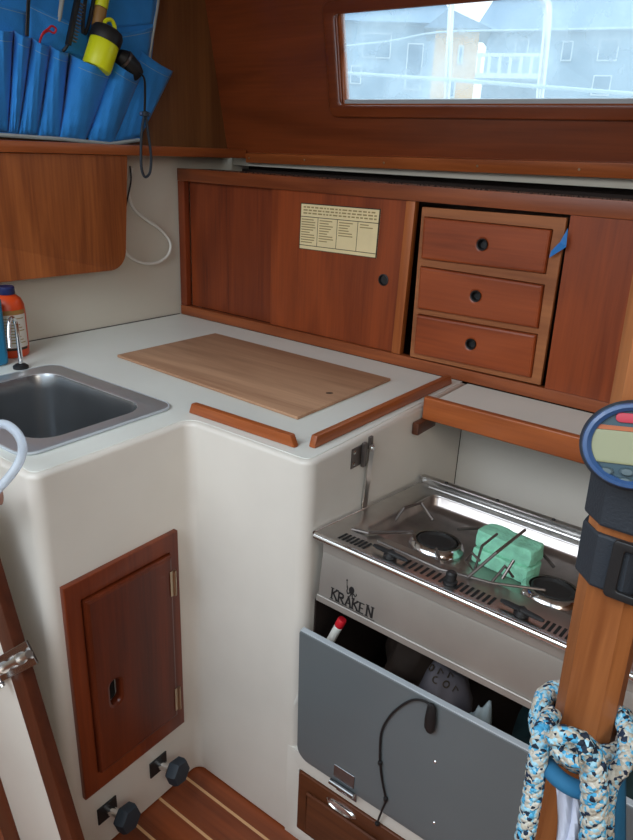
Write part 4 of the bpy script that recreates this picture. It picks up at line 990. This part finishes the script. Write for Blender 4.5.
mb_p = col(-.834, .999, 0, 'support_post', 'post', smooth=False, label='upright orange teak post with chamfered corners at right', cat='post')
# instrument
dc = onY(635, 446, yp0 - .026); dn = (CAM - dc).normalized(); dn = (dn + Vector((0, -.15, .0))).normalized()
dx_ = (RT + UP * -.09); dx_ = (dx_ - dn * dx_.dot(dn)).normalized(); dy_ = dn.cross(dx_)
FI = Matrix(((dx_.x, dy_.x, dn.x, dc.x), (dx_.y, dy_.y, dn.y, dc.y), (dx_.z, dy_.z, dn.z, dc.z), (0, 0, 0, 1)))
ins = empty('digital_instrument', dc, 'round dark blue digital instrument with screen strapped to the teak post', 'instrument', mat=FI)
rx, ry = 1.0, .87; R0 = .0370
MB(FI).lathe([(0, -.020), (R0 * .80, -.020), (R0 * .95, -.014), (R0, -.004), (R0 * .985, .002), (R0 * .93, .0052)], (0, 0, 0), (0, 0, 1), 56, (rx, ry), (1, 0, 0)).build('case', 'rubber', ins)
MB(FI).lathe([(R0 * .93, .0054), (R0 * .90, .0078), (R0 * .83, .0082), (R0 * .76, .006), (R0 * .745, .003)], (0, 0, 0), (0, 0, 1), 56, (rx, ry), (1, 0, 0)).build('bezel', 'device_blue', ins)
MB(FI).lathe([(R0 * .93, .0030), (0, .0032)], (0, 0, 0), (0, 0, 1), 56, (rx, ry), (1, 0, 0)).build('face', 'device_face', ins)
FI2 = FI
def ip(u, v): p = FI.inverted() @ onplane(u, v, dn, dn.dot(dc + dn * .0035)); return p.x, p.y
x0, y0 = ip(595, 466)
MB(FI).add_mesh(plate([rrect(-.0285, .0285, -.0135, .0095, .003)], .0034, .0046, .0004)).build('screen', 'lcd', ins)
MB(FI).add_mesh(plate([rrect(-.0275, .0275, .0097, .0128, .0012)], .0034, .0040)).build('scale_strip', 'trim_teak', ins, smooth=False)
MB(FI).add_mesh(plate([rrect(-.014, .014, .0155, .0222, .0033)], .0034, .0048, .0004)).build('red_badge', 'badge', ins)
for (bx_, by_) in ((-.0165, -.0195), (-.003, -.0185), (.0105, -.0195), (-.004, -.0250)):
    MB(FI).lathe([(.0050, .0033), (.0048, .0050), (.0035, .0060), (0, .0062)], (bx_, by_, 0), (0, 0, 1), 18, (1, .6), (1, 0, 0)).build('button', 'button', ins)
# straps round the post
zA = onY(590, 466, yp0 - .004).z; zB = onY(584, 520, yp0 - .004).z; zC_ = onY(581, 528, yp0 - .004).z; zD = onY(576, 580, yp0 - .004).z
stp = empty('mounting_straps', pc(zB, .03, .03), 'wide black straps wrapped round the teak post below the instrument', 'straps')
def band(z0, z1, e, nm, mat='strap'):
    mb = MB(); rings = []
    for (z, ee) in ((z0, .0006), (z0, e), (z0 + .002, e + .0008), (z1 - .002, e + .0008), (z1, e), (z1, .0006)):
        rings.append([mb.v(p) for p in oct_(z, ee, .014)])
    for A, B in zip(rings, rings[1:]):
        for i in range(8): mb.bm.faces.new([A[i], A[(i + 1) % 8], B[(i + 1) % 8], B[i]])
    for i in range(8): mb.bm.faces.new([rings[0][i], rings[0][(i + 1) % 8], rings[-1][(i + 1) % 8], rings[-1][i]])
    return mb.build(nm, mat, stp, ang=20)
band(zB, zA, .0042, 'upper_band'); band(zD, zC_, .0036, 'lower_band')
kb_ = pc((zC_ + zD) / 2, wP * .86, -.0065)
mb = MB(); fr_ = plate([rrect(-.018, .018, -.025, .025, .004), rrect(-.009, .011, -.018, .018, .002)], -.002, .002, .001)
mb2 = MB(frame_mat(kb_, (1, .0, 0), (0, 0, 1))); mb2.add_mesh(fr_); mb2.build('buckle', 'black', stp)
# rope
rc = pc(onY(588, 738, yp0).z, wP / 2, wP / 2)
rp = empty('rope_loop', rc, 'thick blue and grey braided rope tied round the lower post', 'rope')
def ringpts(r, dz, tilt, sag=0, n=36, ph=0):
    o = []
    for i in range(n):
        a = 2 * PI * i / n; x, y = r * math.cos(a), r * math.sin(a)
        o.append(rc + Vector((x, y * (.78 if y > 0 else .95) - .0, dz + tilt * x - sag * max(0, -math.sin(a)) + .0015 * math.sin(3 * a + ph))))
    return o
def strand(path, R_, r, turns, nm, n_str=3, closed=False):
    # braided look: three thinner strands winding round the path
    P_ = path; N = len(P_)
    for s_ in range(n_str):
        pts = []; nr = None
        for i, p in enumerate(P_):
            t_ = (P_[(i + 1) % N] - P_[i - 1]) if closed else (P_[min(i + 1, N - 1)] - P_[max(i - 1, 0)])
            t_.normalize()
            h = Vector((0, 0, 1)) if nr is None and abs(t_.z) < .9 else (Vector((0, -1, 0)) if nr is None else nr)
            nr = (h - t_ * h.dot(t_)).normalized(); b_ = t_.cross(nr); an = 2 * PI * (s_ / n_str + turns * i / (N if closed else N - 1))
            pts.append(p + nr * math.cos(an) * R_ + b_ * math.sin(an) * R_)
        MB().tube(pts, r, 12, closed=closed).build(nm, 'rope', rp)
strand(ringpts(.0385, -.002, 0, .004, 72), .0042, .0050, 5, 'wrap_strand', 4, True)
strand(ringpts(.0400, -.014, .05, .006, 72, 1), .0038, .0048, 5, 'wrap_strand', 4, True)
def dense(P_, k=8): return catmull(P_, k)
def dep(u, v, d): return CAM + ray(u, v) * d
L1 = dense([dep(552, 714, .60), dep(543, 732, .575), dep(538, 757, .572), dep(534, 785, .578), dep(529, 815, .585), dep(523, 845, .592), dep(515, 880, .60)])
strand(L1, .0038, .0048, 5, 'hanging_strand', 4)
L2 = dense([dep(560, 738, .545), dep(578, 744, .535), dep(590, 756, .532), dep(594, 780, .535), dep(594, 810, .545), dep(592, 845, .555), dep(589, 885, .565)])
strand(L2, .0052, .0058, 4, 'hanging_strand', 4)
L3 = dense([dep(620, 712, .60), dep(627, 735, .58), dep(624, 762, .565), dep(612, 778, .560), dep(606, 800, .565), dep(604, 845, .575), dep(601, 885, .585)])
strand(L3, .0034, .0044, 5, 'hanging_strand', 4)
kk = dep(570, 742, .530); 
strand([kk + Vector((.012 * math.cos(a * .45), -.004 + .004 * math.sin(a * .9), .010 * math.sin(a * .45))) for a in range(14)], .002, .0052, 2, 'knot_strand', 2)
# blue fabric band and white bag tucked in the rope
fb_ = dense([dep(546, 764, .578), dep(556, 776, .565), dep(568, 785, .558), dep(582, 790, .556), dep(598, 788, .560), dep(614, 776, .566), dep(624, 760, .575)])
MB().tube(fb_, .0075, 12, flat=1.0).build('blue_band', 'fabric_blue', label='blue fabric band under the rope in front of the post', cat='fabric')
def bagfn(a, b):
    u = 556 + a * 28 + 4 * math.sin(b * 5) - b * 2; v = 788 + b * 110; return dep(u, v, .582 - .012 * math.sin(PI * a) + .003 * math.sin(a * 14 + b * 7) + b * .02)
MB().grid(bagfn, 16, 16).build('cloth_bag', 'bag', solid=.003, label='white crumpled cloth hanging below the rope on the post', cat='cloth')
def bf(a, b):
    u = 608 + a * 16; v = 775 + b * 120; return dep(u, v, .592 - .006 * math.sin(PI * a) + b * .02)
MB().grid(bf, 8, 12).build('blue_strap', 'fabric_blue', solid=.004, label='blue fabric strap hanging at the right side of the rope', cat='strap')
